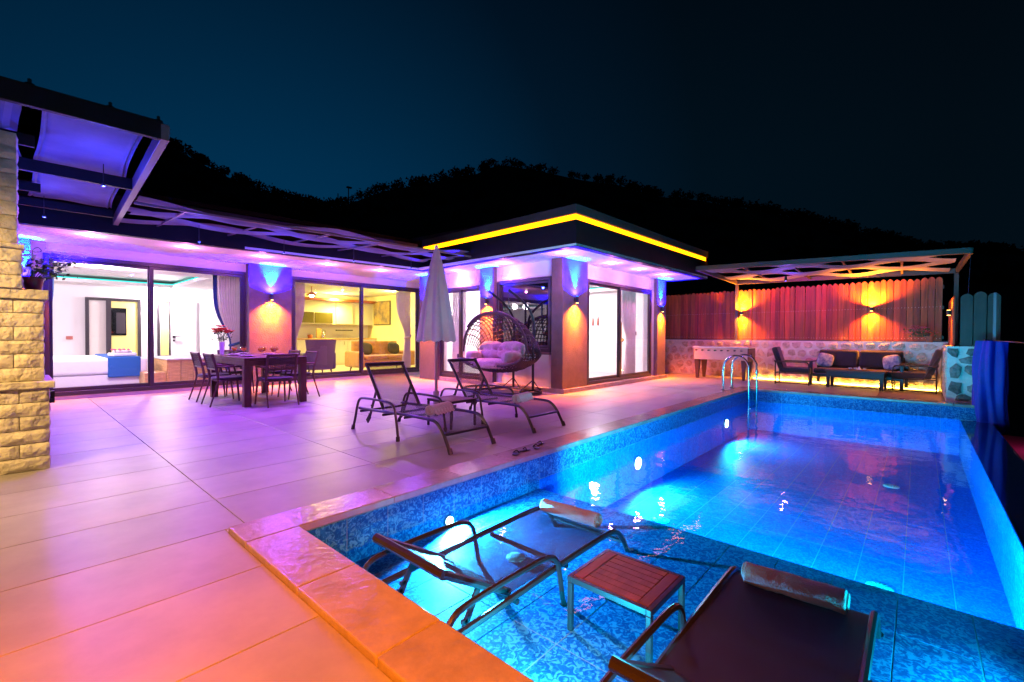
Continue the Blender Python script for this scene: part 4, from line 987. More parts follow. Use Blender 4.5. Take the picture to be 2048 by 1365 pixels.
def towel_roll(loc, rz, length, label, rad=.05, tilt=0, pose=0):
    T = thing('rolled_towel', loc, rz, label, 'towel', 'rolled towels on the loungers')
    def ro(a, t):
        th = a*2*pi; k = 1+.10*noise.noise(Vector((cos(th)*1.5, sin(th)*1.5, t*length*9)))+.05*sin(t*60)*noise.noise(Vector((t*9,cos(th),0)))
        return ((t-.5)*length, rad*k*cos(th)*1.1, rad+rad*k*sin(th))
    b = MB(); b.grid(ro, 28, 40)
    for s_, t in ((1,0),(-1,1)):     # spiral ends
        c = ro(0,t)[0]
        n0 = len(b.v); ring = [ro(i/28, t) for i in range(28)]
        b.add(ring+[(c+s_*.012, 0, rad)], [(i, (i+1) % 28, 28) for i in range(28)])
        b.tube([(c-s_*.006, rad*.85*(1-i/40)*cos(i*.45), rad+rad*.85*(1-i/40)*sin(i*.45)) for i in range(34)], .005, 4)
    b.build('roll', 'towel', T, smooth=True)
    b = MB(); b.sheet(lambda a, t: ((t-.5)*length*.96+.01*sin(a*9), -rad*1.05-.03*a, rad*.9*(1-a)+.012+.006*sin(t*40)), 4, 30, .006); b.build('loose_edge', 'towel', T, smooth='auto')
    return T
D1 = ((1.17,.28),(1.52,.755))
lounger('left black lounger on the deck, standing nearer the dining table', (2.72, 3.2, 0), 0, D1, 'sling')
lounger('right black lounger on the deck, before the hanging chair', (3.965, 3.22, 0), 0, D1, 'sling')
towel_roll((3.02, 3.73, .285), .30, .36, 'rolled towel on the deck lounger nearer the dining table')
towel_roll((4.27, 3.66, .285), .25, .36, 'rolled towel on the deck lounger before the hanging chair')
D2 = ((1.14,.27),(1.54,.51))
# in the pool the head ends point toward the near coping: local +y -> world -x
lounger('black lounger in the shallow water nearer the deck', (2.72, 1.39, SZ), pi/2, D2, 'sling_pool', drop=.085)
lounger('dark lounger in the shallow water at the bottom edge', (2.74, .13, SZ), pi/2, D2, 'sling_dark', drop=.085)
towel_roll((2.46, 1.69, SZ+.20), pi/2+.04, .42, 'rolled towel on the pool lounger nearer the deck', .042)
towel_roll((2.42, .42, SZ+.20), pi/2+.04, .40, 'rolled towel on the dark pool lounger at bottom', .048)
def small_table(label, loc, w, d_, h):
    T = thing('side_table', loc, 0, label, 'side table', 'slatted side tables')
    for a in (0, w-.025):
        for c in (0, d_-.025):
            b = MB(); b.box(a, c, 0, a+.025, c+.025, h-.03); b.build('leg', 'lounger_metal', T, bevel=.003)
    b = MB(); b.box(0,0,h-.03,w,.022,h-.002); b.box(0,d_-.022,h-.03,w,d_,h-.002); b.box(0,.022,h-.03,.022,d_-.022,h-.002); b.box(w-.022,.022,h-.03,w,d_-.022,h-.002); b.build('frame', 'lounger_metal', T, bevel=.002)
    for e_ in (.022, d_-.022-.05):
        b = MB(); b.box(.024, e_, h-.016, w-.024, e_+.048, h); b.build('end_slat', 'teak', T, bevel=.0015)
    n_ = 7; pitch = (w-.048)/n_
    for i in range(n_):
        b = MB(); b.box(.024+i*pitch+.002, .074, h-.016, .024+(i+1)*pitch-.002, d_-.078, h-.001); b.build('slat', 'teak', T, bevel=.0015)
    return T
small_table('teak slatted side table standing in the pool water', (1.77, .81, SZ), .37, .42, .265)
small_table('dark side table between the deck loungers', (3.43, 4.02, 0), .40, .45, .33)

# ------------------------------------------------------------------ dining set
dt = thing('dining_table', (2.37, 7.5, 0), 0, 'dark wood dining table laid for guests on the deck', 'table')
b = MB()
for i in range(5):
    b2 = MB(); b2.box(i*.186, 0, .70, i*.186+.184, 1.72, .74); b2.build('plank', 'dark_wood', dt, bevel=.002)
b = MB(); b.box(.0, 0, .62, .93, .04, .698); b.box(0, 1.68, .62, .93, 1.72, .698); b.box(0, .04, .62, .04, 1.68, .698); b.box(.89, .04, .62, .93, 1.68, .698); b.build('apron', 'dark_wood', dt)
for a in (0, .83):
    for c in (0, 1.62):
        b = MB(); b.box(a, c, 0, a+.10, c+.10, .619); b.build('leg', 'dark_wood', dt, bevel=.003)
def chair(loc, rz, label, first=[None]):
    if first[0] is not None:
        c = copy_tree(first[0]); c.location = loc; c.rotation_euler = (0,0,rz); c['label'] = label; return c
    C = thing('dining_chair', loc, rz, label, 'chair', 'woven back dining chairs'); first[0] = C
    # faces local +y, origin at centre of seat on floor
    b = MB(); b.blob((0,.02,.415), .23, .23, .022, 20, 8, p=.55); b.build('seat', 'charcoal_fabric', C, smooth=True)
    b = MB(); b.box(-.21,-.19,.375,.21,.21,.398); b.build('seat_frame', 'dark_wood', C, bevel=.006)
    for s_ in (-1, 1):
        b = MB(); b.tube([(s_*.20,.19,.40),(s_*.225,.23,0)], [.020,.011], 8); b.build('leg', 'dark_wood', C, smooth='auto')
        b = MB(); b.tube(smooth_path([(s_*.225,-.30,0),(s_*.215,-.21,.30),(s_*.215,-.19,.42),(s_*.215,-.22,.60),(s_*.215,-.27,.80)], 4), [.012]*4+[.016]*4+[.019]*9, 8); b.build('leg', 'dark_wood', C, smooth='auto')
        b = MB(); b.tube(smooth_path([(s_*.225,-.215,.60),(s_*.235,0,.60),(s_*.235,.16,.595)], 4), .015, 8); b.tube([(s_*.232,.15,.59),(s_*.205,.19,.40)], .014, 8); b.build('armrest', 'dark_wood', C, smooth='auto')
    b = MB(); b.tube([(-.215,-.265,.785),(.215,-.265,.785)], .016, 8); b.tube([(-.215,-.215,.56),(.215,-.215,.56)], .014, 8); b.build('back_frame', 'dark_wood', C, smooth='auto')
    b = MB()
    for i in range(13):
        z_ = .575+i*.0155; yy = -.217-(z_-.56)*.215
        b.bar((-.205,yy+.003*(i%2),z_), (.205,yy+.003*(i%2),z_), .004, .011, up=(0,0,1))
    for i in range(15):
        x_ = -.19+i*.027
        b.bar((x_,-.218,.57), (x_,-.263,.775), .009, .004, up=(0,1,0))
    b.build('woven_back', 'wicker', C)
    return C
chair((2.82, 7.50, 0), 0, 'chair at the near end of the dining table, back toward the pool')
chair((2.33, 8.12, 0), -pi/2, 'nearer chair on the left side of the dining table')
chair((2.33, 8.85, 0), -pi/2, 'farther chair on the left side of the dining table')
chair((3.40, 8.12, 0), pi/2, 'nearer chair on the right side of the dining table')
chair((3.40, 8.85, 0), pi/2, 'farther chair on the right side of the dining table')
chair((2.85, 9.45, 0), pi, 'chair at the far end of the dining table by the pillar')
plate_me = None; gl_me = None
def place_setting(x_, y_, lab):
    global plate_me
    P = tag(empty('plate_stack', (x_, y_, .741)), lab, 'plate', 'plates laid on the dining table')
    if plate_me is None:
        b = MB(); b.lathe([(.07,0),(.12,.012),(.125,.016),(.11,.012),(.001,.006)], 24); plate_me = b.build('dinner_plate', 'plate', P, smooth=True)
        b = MB(); b.lathe([(.05,.014),(.085,.024),(.088,.028),(.07,.022),(.001,.018)], 22); place_setting.s = b.build('side_plate', 'plate', P, smooth=True)
        b = MB(); b.bar((.145,-.08,.002),(.145,.08,.002), .012, .003); b.bar((.165,-.08,.002),(.165,.09,.002), .008, .003); b.bar((-.145,-.08,.002),(-.145,.08,.002), .01, .003); place_setting.c = b.build('cutlery', 'steel', P)
    else:
        put(plate_me, 'dinner_plate', (0,0,0), P); put(place_setting.s, 'side_plate', (0,0,0), P); put(place_setting.c, 'cutlery', (0,0,0), P)
    return P
spots = [(2.55,7.95,'left side nearest the table corner'),(2.55,8.55,'left side near the flower vase'),(3.1,7.98,'right side nearest the table corner'),(3.1,8.55,'right side beyond the juice glasses'),(2.83,7.68,'near end before the near chair'),(2.83,9.0,'far end of the table')]
for x_, y_, w_ in spots:
    p = place_setting(x_, y_, 'white plates set at the '+w_)
    if x_ < 2.6: p.rotation_euler = (0,0,pi/2)
    if x_ > 3.0: p.rotation_euler = (0,0,-pi/2)
g0 = None
for n_, (x_, y_, lb) in enumerate([(2.62,8.78,'leftmost juice glass beside the flower vase'),(2.70,8.58,'juice glass second from the left'),(2.80,8.08,'juice glass at middle front of table'),(2.92,8.30,'juice glass behind the front pair'),(2.97,8.02,'juice glass right of the front centre'),(3.10,8.28,'rightmost juice glass on the table')]):
    G_ = tag(empty('juice_glass', (x_, y_, .741)), lb, 'glass', 'stemmed glasses of orange juice')
    if g0 is None:
        b = MB(); b.lathe([(.032,0),(.030,.003),(.005,.006),(.004,.06),(.02,.07),(.042,.10),(.046,.125),(.038,.155)], 20); a1 = b.build('bowl', 'clear_glass', G_, smooth=True)
        b = MB(); b.lathe([(.004,.068),(.018,.073),(.040,.101),(.044,.124),(.001,.124)], 18); a2 = b.build('juice', 'juice', G_, smooth='auto'); g0 = G_
    else: put(a1, 'bowl', (0,0,0), G_); put(a2, 'juice', (0,0,0), G_)
vs_ = thing('flower_vase', (2.50, 9.02, .741), 0, 'tall vase with red and orange lilies on the dining table', 'vase')
b = MB(); b.lathe([(.035,0),(.03,.02),(.045,.20),(.05,.22),(.044,.22),(.03,.03)], 20); b.build('vase', 'plate', vs_, smooth=True)
b = MB(); rr = random.Random(5)
for k in range(80):
    c = Vector((rr.gauss(0,.06), rr.gauss(0,.06), .25+rr.random()*.16)); n_ = Vector((rr.gauss(0,1),rr.gauss(0,1),rr.gauss(0,1))).normalized(); t1 = n_.orthogonal().normalized(); t2 = n_.cross(t1)
    b.add([c+t1*.035, c+t2*.010, c-t1*.035, c-t2*.010], [(0,1,2,3)])
for k in range(9): a = k*.7; b.tube([(0,0,.1),(cos(a)*.07,sin(a)*.07,.36)], .003, 4)
b.build('leaves', 'leaf', vs_)
mat('petal_orange', (.85,.30,.08), rough=.6)
for k in range(15):
    a = k*2.4; rad = .02+.12*(k/15); c = Vector((cos(a)*rad, sin(a)*rad, .38+.07*rr.random()+(.03 if k < 4 else -.02)))
    b = MB()
    for q_ in range(6):
        aa = q_*pi/3; d_ = Vector((cos(aa), sin(aa), .45)); e_ = Vector((-sin(aa), cos(aa), 0))
        b.add([c, c+d_*.045+e_*.040, c+d_*.08, c+d_*.045-e_*.040, c+d_*.045+Vector((0,0,.010))], [(0,1,4),(1,2,4),(2,3,4),(3,0,4)])
    b.build('bloom', 'petal_red' if k % 3 else 'petal_orange', vs_)

# ------------------------------------------------------------------ hanging chair
hc = thing('hanging_chair', (6.42, 6.12, 0), 0, 'double wicker hanging chair with pink cushions on a steel stand', 'hanging chair')
OX, OY = 6.42, 6.12
# stand
b = MB(); b.tube([(6.50-OX+.50*cos(t*pi/24)-.0, 6.12-OY+.92*sin(t*pi/24), .03) for t in range(48)], .024, 8, closed=True); b.build('base_ring', 'black_metal', hc, smooth='auto')
b = MB(); b.tube([(.57,-.60,.045),(.02,-.55,.035)], .02, 8); b.tube([(.50,.10,.045),(-.36,.35,.035)], .02, 8); b.tube([(.38,-.75,.04),(.45,.65,.04)], .02, 8); b.build('cross_tube', 'black_metal', hc, smooth='auto')
TIP = [(-.22,-.47,1.94),(-.27,.0,1.94)]; PST = [(.34,-.60,.04),(.48,.03,.04)]
for t_, p_ in zip(TIP, PST):
    b = MB(); b.tube(smooth_path([p_, (p_[0],p_[1],.7), (p_[0]+.02,p_[1],1.2), (p_[0]-.05,p_[1]*.95+t_[1]*.05,1.52), ((p_[0]+t_[0])/2,(p_[1]+t_[1])/2,1.77), t_], 6), .025, 10); b.build('arm', 'black_metal', hc, smooth='auto')
    b = MB(); b.tube([(p_[0],p_[1],.24),(p_[0]-.16,p_[1]+.16,.045)], .011, 6); b.tube([(p_[0],p_[1],.24),(p_[0]-.02,p_[1]-.2,.045)], .011, 6); b.build('brace', 'black_metal', hc, smooth='auto')
    b = MB()
    for k in range(11):
        z_ = t_[2]-.035-k*.036; 
        ring = [(t_[0]+(.010*cos(q_*pi/4) if k % 2 else 0), t_[1]+(0 if k % 2 else .010*cos(q_*pi/4)), z_+.024*sin(q_*pi/4)) for q_ in range(8)]
        b.tube(ring, .0035, 4, closed=True)
    b.build('chain', 'steel', hc)
HB, ZC = .86, .72
prof = smooth_path([(-.16,1.52),(.10,1.45),(.30,1.22),(.40,.92),(.38,.66),(.24,.46),(.0,.385),(-.22,.42),(-.36,.56),(-.38,.66)], 4) if False else None
PR = [Vector((-.16,0,1.52)),Vector((.08,0,1.47)),Vector((.28,0,1.25)),Vector((.38,0,.98)),Vector((.38,0,.70)),Vector((.27,0,.50)),Vector((.05,0,.40)),Vector((-.20,0,.415)),Vector((-.36,0,.52))]
PRS = smooth_path(PR, 8)
def prf(t):
    k = t*(len(PRS)-1); i = min(int(k), len(PRS)-2); return PRS[i].lerp(PRS[i+1], k-i)
def shell(s_, t):
    w = max(0.0, 1-abs(s_)**2.3)**.5; p = prf(t)
    return Vector((-.10+(p.x+.10)*(.70+.30*w), s_*HB, ZC+(p.z-ZC)*(.06+.94*w)))
b = MB(); b.tube([shell(-1+2*i/48, 0) for i in range(49)], .024, 8); b.tube([shell(-1+2*i/48, 1) for i in range(49)], .024, 8); b.build('rim', 'wicker', hc, smooth='auto')
b = MB(); b.tube([shell(-1+2*i/40, 0)+Vector((-.02,0,.02)) for i in range(4,37)], .03, 8); b.build('wrapped_top', 'wicker', hc, smooth='auto')
b = MB()
for k in range(1, 26):
    t = k/26
    b.tube([shell(-.985+1.97*i/36, t)+Vector((0,0,.006*sin(i*2+k))) for i in range(37)], .011 if k < 13 else .013, 4)
b.build('horizontal_weave', 'wicker', hc, smooth='auto')
b = MB()
for k in range(1, 22):
    s_ = -1+2*k/22; sk = .10*(1 if s_ < 0 else -1)
    b.tube([shell(max(-.99, min(.99, s_+sk*(.5-abs(i/24-.5))*(1 if i < 12 else 0))), i/24) for i in range(25)], .012, 4)
for k in range(16):
    for sd in (-1, 1):
        s_ = sd*(.80+.185*k/16)
        b.tube([shell(s_, .35+.6*i/12) for i in range(13)], .010, 4)
b.build('vertical_weave', 'wicker', hc, smooth='auto')
def cushion(c, rx, ry, rz, label, nm='cushion', tufts=(), pleat=0, rot=None, m='plush'):
    def q_(a, t):
        th = a*2*pi; ph = (t-.5)*pi; g_ = lambda v, e_: (abs(v)**e_)*(1 if v >= 0 else -1)
        x_, y_, z_ = g_(cos(th),.7)*g_(cos(ph),.6), g_(sin(th),.7)*g_(cos(ph),.6), g_(sin(ph),.8)
        k = 1.0+(.06*sin(th*pleat)*abs(cos(ph))**.5 if pleat else 0)+.05*noise.noise(Vector((x_*3,y_*3,z_*2)))
        dz = 0
        for tx, ty in tufts: dz -= .75*math.exp(-(((x_-tx)*1.0)**2+((y_-ty)*1.0)**2)/.035)
        return (rx*x_*k, ry*y_*k, rz*(z_*k+(dz if z_ > 0 else 0)))
    b = MB(); b.grid(q_, 72, 26); 
    if rot: b.xf(rot)
    o = b.build(nm, m, smooth=True); o.location = c
    return tag(o, label, 'cushion', 'cushions in the hanging chair')
cushion((6.36, 6.13, .55), .34, .58, .10, 'ribbed pink seat cushion in the hanging chair', pleat=34)
cushion((6.53, 6.42, .80), .19, .33, .11, 'tufted pink back cushion on the left in hanging chair', tufts=((0,0),(0,.6),(0,-.6)), rot=Matrix.Rotation(-1.15, 4, 'Y'))
cushion((6.53, 5.88, .80), .19, .33, .11, 'tufted pink back cushion on the right in hanging chair', tufts=((0,0),(0,.6),(0,-.6)), rot=Matrix.Rotation(-1.15, 4, 'Y'))
cushion((6.24, 6.62, .68), .22, .12, .11, 'rounded pink armrest cushion at left of hanging chair', rot=Matrix.Rotation(.3, 4, 'Z'))
cushion((6.30, 5.66, .68), .20, .12, .12, 'rounded pink armrest cushion at right of hanging chair', rot=Matrix.Rotation(-.3, 4, 'Z'))

# ------------------------------------------------------------------ football table
ft = thing('football_table', (12.12, 3.12, 0), 0, 'pink lit table football game against the rubble wall', 'game table')
b = MB(); b.box(0, 0, .50, .62, 1.30, .80); b.build('cabinet', 'table_game', ft, bevel=.006)
b = MB(); b.box(-.02, -.03, .80, .66, 1.32, .835); b.build('top_rim', 'white_gloss', ft, bevel=.01, seg=2)
b = MB(); b.box(.0, -.012, .48, .66, -.001, .84); b.build('end_panel', 'dark_wood', ft)
b = MB(); b.box(.24, -.03, .60, .34, -.013, .68); b.build('coin_slot', 'black_metal', ft)
for i in range(8):
    y_ = .10+i*.155; b = MB(); b.tube([(-.16,y_,.745),(.78,y_,.745)], .008, 6); rod = b.build('rod', 'steel', ft)
    b = MB(); b.tube([(-.19,y_,.745),(-.10,y_,.745)], .018, 8); b.build('grip', 'black_metal', rod)
for a in (.03, .53):
    for c in (.03, 1.17):
        b = MB(); b.add([(a,c,.50),(a+.13,c,.50),(a+.13,c+.13,.50),(a,c+.13,.50),(a+.04,c+.04,0),(a+.10,c+.04,0),(a+.10,c+.10,0),(a+.04,c+.10,0)], [(0,1,2,3),(7,6,5,4),(0,4,5,1),(1,5,6,2),(2,6,7,3),(3,7,4,0)]); b.build('leg', 'dark_wood', ft, bevel=.004)
# ------------------------------------------------------------------ lounge set by the wall
def metal_chair(loc, rz, label, first=[None]):
    if first[0] is not None:
        c = copy_tree(first[0]); c.location = loc; c.rotation_euler = (0,0,rz); c['label'] = label; return c
    C = thing('outdoor_armchair', loc, rz, label, 'armchair', 'black outdoor armchairs'); first[0] = C
    w, d_ = .58, .66   # faces +y
    for s_ in (-1, 1):
        x_ = s_*w/2
        b = MB(); b.tube(smooth_path([(x_,d_/2,0),(x_,d_/2,.42),(x_,d_/2-.03,.50),(x_,d_/2-.10,.52),(x_,-d_/2+.02,.52),(x_,-d_/2,.50),(x_,-d_/2,0)], 4), .014, 8); b.tube([(x_,d_/2,.03),(x_,-d_/2,.03)], .010, 6); b.tube([(x_,d_/2,.26),(x_,-d_/2,.26)], .012, 6)
        b.build('side_frame', 'black_metal', C, smooth='auto')
        b = MB(); b.tube([(x_*.92,-d_/2+.20,.26),(x_*.92,-d_/2-.03,.72)], .012, 6); b.build('back_post', 'black_metal', C)
        b = MB(); b.box(x_-.022, -d_/2+.05, .522, x_+.022, d_/2-.06, .536); b.build('armrest', 'dark_wood', C, bevel=.003)
    b = MB()
    for y_, z_ in ((-.13-.06,.40),(-.13-.12,.52),(-.13-.18,.64)): b.tube([(-w/2*.92,y_-.01,z_),(w/2*.92,y_-.01,z_)], .009, 6)
    for y_ in (-.33,.33): b.tube([(-w/2,y_,.26),(w/2,y_,.26)], .012, 6)
    b.tube([(-w/2,-.33,.03),(w/2,-.33,.03)], .010, 6); b.build('crossbar', 'black_metal', C, smooth='auto')
    b = MB(); b.box(-w/2+.02, -.26, .27, w/2-.02, .35, .39); b.build('seat_cushion', 'charcoal_fabric', C, bevel=.03, seg=3)
    b = MB(); b.box(-w/2+.03, -.08, 0, w/2-.03, .04, .52); b.xf(Matrix.Translation((0,-.20,.36)) @ Matrix.Rotation(.30, 4, 'X')); b.build('back_cushion', 'charcoal_fabric', C, bevel=.04, seg=3)
    return C
metal_chair((12.33, 2.18, 0), pi+.05, 'black outdoor armchair between football table and sofa')
metal_chair((12.40, .06, 0), -.02, 'black outdoor armchair at the right end beside the pier')
so = thing('outdoor_sofa', (12.76, 1.0, 0), ang+pi/2, 'black outdoor sofa with thick cushions against the rubble wall', 'sofa')
# local: faces +? rotate so that local -x.. ; ang+pi/2 makes local x point away from the wall? computed below
def sb(x0, y0, z0, x1, y1, z1, n_, m_, bev=.006, seg=1):
    b = MB(); b.box(x0, y0, z0, x1, y1, z1); return b.build(n_, m_, so, bevel=bev, seg=seg)
# local +x axis = direction (cos(ang+pi/2), sin(ang+pi/2)) = away from deck (into wall); local y along the wall
for s_ in (-1, 1):
    sb(-.50, s_*.80-.03, .0, -.44, s_*.80+.03, .52, 'leg', 'black_metal'); sb(.12, s_*.80-.03, .0, .18, s_*.80+.03, .52, 'leg', 'black_metal')
    sb(-.50, s_*.80-.04, .521, .18, s_*.80+.04, .55, 'armrest', 'black_metal')
sb(-.48, -.77, .20, .15, .77, .27, 'frame', 'black_metal')
sb(.12, -.77, .27, .17, .77, .66, 'back_frame', 'black_metal')
for s_ in (-1, 1):
    sb(-.47, min(.004*s_, .76*s_), .272, .06, max(.004*s_, .76*s_), .39, 'seat_cushion', 'charcoal_fabric', .04, 3)
    b = MB(); b.box(-.07,-.375,-.20,.07,.375,.20); c_ = b.build('back_cushion', 'charcoal_fabric', so, bevel=.05, seg=4); c_.location = (.03, s_*.385, .60); c_.rotation_euler = (0, .12, 0)
c, s = cos(ang+pi/2), sin(ang+pi/2)
for s_, lb in ((1, 'grey patterned cushion at left end of outdoor sofa'), (-1, 'blue and white printed cushion at right of outdoor sofa')):
    b = MB(); b.blob((0,0,0), .06, .16, .16, 22, 14, p=.5); o = tag(b.build('cushion', 'cushion_print', smooth=True), lb, 'cushion', 'scatter cushions on the outdoor sofa')
    lx, ly = -.16, s_*.60; o.location = (12.76+lx*c-ly*s, 1.0+lx*s+ly*c, .56); o.rotation_euler = (.25*s_, .25, ang+pi/2+.35*s_)
ct = thing('coffee_table', (12.17, 1.0, 0), ang+pi/2, 'low dark coffee table before the outdoor sofa', 'table')
b = MB(); b.box(-.20, -.52, .34, .20, .52, .39); b.build('top', 'dark_wood', ct, bevel=.005)
b = MB(); b.box(-.18, -.50, .24, .18, .50, .339); b.build('apron', 'black_metal', ct, bevel=.004)
for a in (-.16, .16):
    for d_ in (-.46, .46):
        b = MB(); b.box(a-.03, d_-.035, 0, a+.03, d_+.035, .239); b.build('leg', 'black_metal', ct, bevel=.004)
b = MB(); b.tube([(-.16,-.46,.03),(-.16,.46,.03)], .009, 6); b.tube([(.16,-.46,.03),(.16,.46,.03)], .009, 6); b.build('stretcher', 'black_metal', ct)
ty_ = thing('tea_tray', (12.17, .98, .391), ang, 'tray with cups and folded napkin on the coffee table', 'tray')
b = MB(); b.box(-.18,-.10,0,.22,.10,.012); b.build('tray', 'dark_wood', ty_, bevel=.003)
for k in range(3):
    b = MB(); b.lathe([(.02,.012),(.034,.05),(.030,.05),(.018,.018)], 12, (-.12+k*.09+(.07 if k == 2 else 0), .02*(k-1), 0)); b.build('cup', 'plate', ty_, smooth='auto')
b = MB(); b.add([(.0,-.05,.012),(.07,-.05,.012),(.035,.0,.09),(.0,.05,.012),(.07,.05,.012)], [(0,1,2),(1,4,2),(4,3,2),(3,0,2)]); b.build('napkin', 'bed_white', ty_)
# ladder
ld = thing('pool_ladder', (0,0,0), 0, 'polished steel pool ladder at the far left corner', 'ladder')
for x_ in (9.93, 10.12):
    pass
for x_ in (9.42, 9.98):
    b = MB(); b.tube(smooth_path([(x_,2.86,.03),(x_,2.86,.45),(x_,2.82,.62),(x_,2.68,.72),(x_,2.52,.70),(x_,2.42,.58),(x_,2.40,.40),(x_,2.40,-.66)], 6), .021, 10); b.build('rail', 'steel', ld, smooth='auto')
    b = MB(); b.lathe([(.05,.03),(.05,.045),(.03,.055)], 16, (x_,2.86,0)); b.build('flange', 'steel', ld)
for z_ in (-.28,-.50):
    b = MB(); b.box(9.42, 2.36, z_, 9.98, 2.43, z_+.025); b.build('tread', 'steel', ld, bevel=.004)
# blue cover hanging beside the pool
bc = thing('pool_cover', (10.22, -.70, 0), 0, 'bright blue folded cover hanging from a rail at the pool corner', 'cover')
def cv(a, t):
    th = a*2*pi; z = 1.05-1.42*t
    rx, ry = (.07+.05*sin(t*pi)), (.145+.035*sin(t*pi*.9))
    k = 1+.16*sin(th*5+2.2*t)+.10*sin(th*9-3*t)+.12*noise.noise(Vector((cos(th)*1.5, sin(th)*1.5, t*2.5)))
    return (rx*k*cos(th)-.02*t, -.16+ry*k*sin(th)+.03*sin(t*3), z)
b = MB(); b.grid(cv, 90, 40); b.build('cloth', 'blue_cover', bc, smooth=True)
b = MB(); b.tube([(-.02,-.06,1.07),(.02,-.16,1.05),(-.6,-.42,1.03),(-3.2,-1.35,.98)], .008, 6); b.build('rail', 'steel', bc)
b = MB(); b.tube([(.02,-.22,-.35),(.0,-.24,-.42),(.01,-.20,-.46)], .007, 6); b.build('hook', 'steel', bc)
b = MB(); b.box(11.3,-2.6,-1.1,14.5,-1.25,-1.02); tag(b.build('lower_terrace', 'magenta_lit_slab'), 'magenta lit flat terrace edge below the pool', 'terrace')
L = tag(empty('garden_lamp', (12.6,-1.9,-1.02)), 'small bollard lamp on the magenta lower terrace', 'light')
b = MB(); b.lathe([(.03,0),(.03,.35),(.05,.36),(.05,.38),(.001,.40)], 12); b.build('post', 'black_metal', L, smooth='auto')
lamp('POINT', (0,0,.5), (1,.2,.5), 10, .04, parent=L)

# slippers on the coping
sl = thing('slippers', (3.06, 2.66, .031), 0, 'pair of dark slippers on the wet pool edge', 'slippers')
for k, (x_, y_, a) in enumerate(((.0,.03,.5),(.13,.05,-.2),(.30,.04,.8),(.42,.10,.1))):
    b = MB(); b.blob((0,0,.006), .075, .032, .007, 20, 6, p=.8); 
    b.tube(smooth_path([(.01,-.03,.008),(.02,0,.03),(.01,.03,.008)], 5), .006, 5)
    o = b.build('sole', 'black_metal', sl, smooth=True); o.location = (x_, y_, 0); o.rotation_euler = (0,0,a)
# ------------------------------------------------------------------ lamps behind the camera that tint the near deck
for (x_, y_, z_, col, p, tg, an, lb) in ((-.9,.15,2.3,(1,.21,.001),2400,(.0,1.15,0),80,'orange wall lamp post beside the near deck'),
        (.6,-1.9,2.6,(1,.24,.46),2000,(4.4,5.3,1.5),56,'magenta lamp post at the near end of the pool'),
        (-1.3,4.25,2.15,(1,.60,.20),700,(-.12,4.85,.5),125,'warm yellow lamp post before the barbecue')):
    L = tag(empty('lamp_post', (x_, y_, 0)), lb, 'lamp', 'lamp posts on the near deck')
    b = MB(); b.tube([(0,0,0),(0,0,z_)], .02, 8); b.lathe([(.10,0),(.10,.015),(.03,.03)], 14); b.build('post', 'black_metal', L, smooth='auto')
    b = MB(); b.lathe([(.05,z_+.1),(.06,z_+.0),(.055,z_+.0),(.04,z_+.08)], 14); b.build('lamp_shade', 'black_metal', L, smooth='auto')
    lamp('SPOT', (0,0,z_-.01), col, p, .05, target=(tg[0]-x_, tg[1]-y_, tg[2]), angle=an, blend=.95, parent=L)

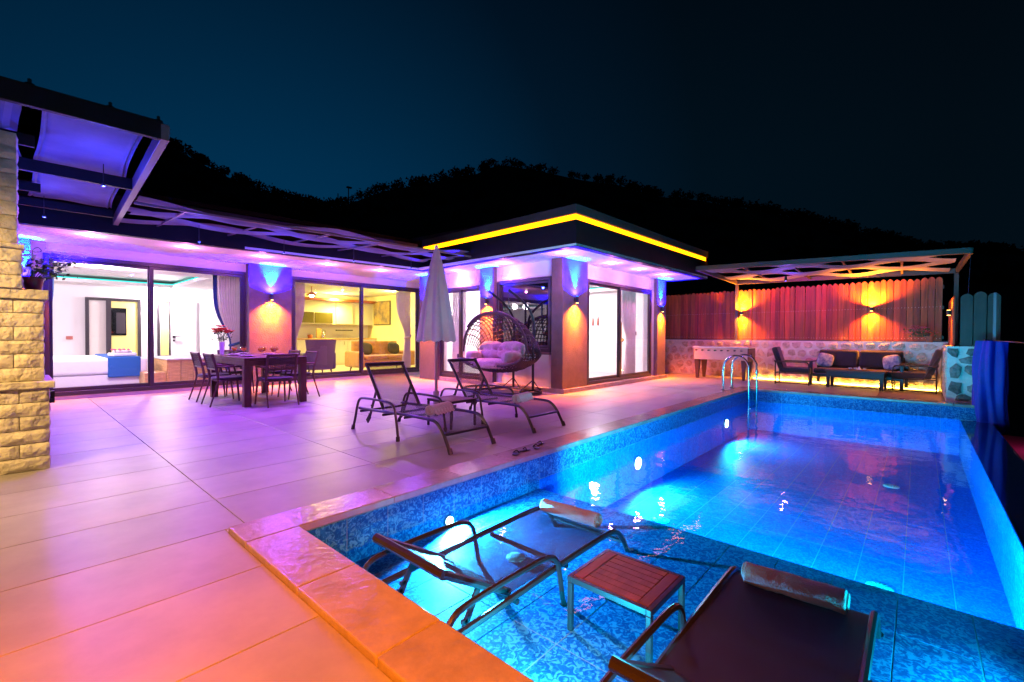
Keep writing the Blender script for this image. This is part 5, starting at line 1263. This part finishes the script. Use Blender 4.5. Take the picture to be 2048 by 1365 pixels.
# ------------------------------------------------------------------ hills and woods
RIDGE = [(-400,150),(0,172),(60,180),(150,205),(240,235),(330,268),(360,285),(430,325),(500,358),(560,380),(655,402),(700,392),(760,368),(850,352),(900,338),(960,330),(985,312),(1020,314),(1060,322),(1150,340),(1240,354),(1300,376),(1400,385),(1500,402),(1600,424),(1700,444),(1850,486),(2048,496),(2400,520)]
def ridge_v(uu):
    for (a, b_), (c_, d_) in zip(RIDGE[:-1], RIDGE[1:]):
        if a <= uu <= c_: return b_+(d_-b_)*(uu-a)/(c_-a)
    return RIDGE[0][1] if uu < 0 else RIDGE[-1][1]
def ray_dir(uu, vv):
    d_ = r2*((uu-1024)/FPX)+u2*(-(vv-682.5)/FPX)+f; return d_/sqrt(d_.x**2+d_.y**2)
def terrain_pt(a, t):
    uu = -400+2800*a; d_ = ray_dir(uu, ridge_v(uu)+6); Rr = 150+20*noise.noise(Vector((a*4,0,0))); hz = d_.z*Rr*.985
    rr_ = 22+(Rr-22)*t if t <= 1 else Rr+(t-1)*200
    h = -1.58+(hz+2.6)*(min(t,1)**1.5)*(1 if t <= 1 else max(0, 1-(t-1)*1.0))
    h += 1.6*noise.noise(Vector((d_.x*rr_*.06, d_.y*rr_*.06, 0)))*min(1, t*2)*(1 if t < .95 else .3)
    return (d_.x*rr_, d_.y*rr_, h)
b = MB(); b.grid(lambda a, t: terrain_pt(a, t*1.4), 120, 36); tag(b.build('hill', 'night_ground', smooth=True), kind='structure')
rr = random.Random(21); b = MB()
def crown(c, rad, n_, b):
    for k in range(n_):
        d_ = Vector((rr.gauss(0,1), rr.gauss(0,1), rr.gauss(0,.8))).normalized()*rad*rr.uniform(.35,1.0)
        p = c+d_; w = rad*rr.uniform(.13,.30)
        n1 = Vector((rr.gauss(0,1), rr.gauss(0,1), rr.gauss(0,1))).normalized(); t1 = n1.orthogonal().normalized(); t2 = n1.cross(t1)
        b.add([p+t1*w, p-t1*w*.5+t2*w*.9, p-t1*w*.5-t2*w*.9], [(0,1,2)])
for k in range(900):
    a = rr.random(); t = rr.choice((1.0,1.0,1.0,.97,.9,.8,.65)); x_, y_, z_ = terrain_pt(a, t); rad = rr.uniform(1.0,2.2)
    crown(Vector((x_, y_, z_+rad*.1)), rad, 80, b)
tag(b.build('hillside_woods', 'night_leaves'), kind='stuff')
for uu, hh, lb in ((676,3.0,'thin left pole on the saddle of the ridge'),(697,4.6,'taller pole with lamp head on the ridge saddle')):
    d_ = ray_dir(uu, 400); p = thing('utility_pole', (d_.x*140, d_.y*140, d_.z*140+1.1-1.2), 0, lb, 'pole', 'poles on the ridge')
    b = MB(); b.tube([(0,0,0),(0,0,hh)], .14, 6); b.build('shaft', 'night_leaves', p)
    if hh > 4: b = MB(); b.box(-.5,-.4,hh,.9,.4,hh+.35); b.build('lamp_head', 'night_leaves', p)
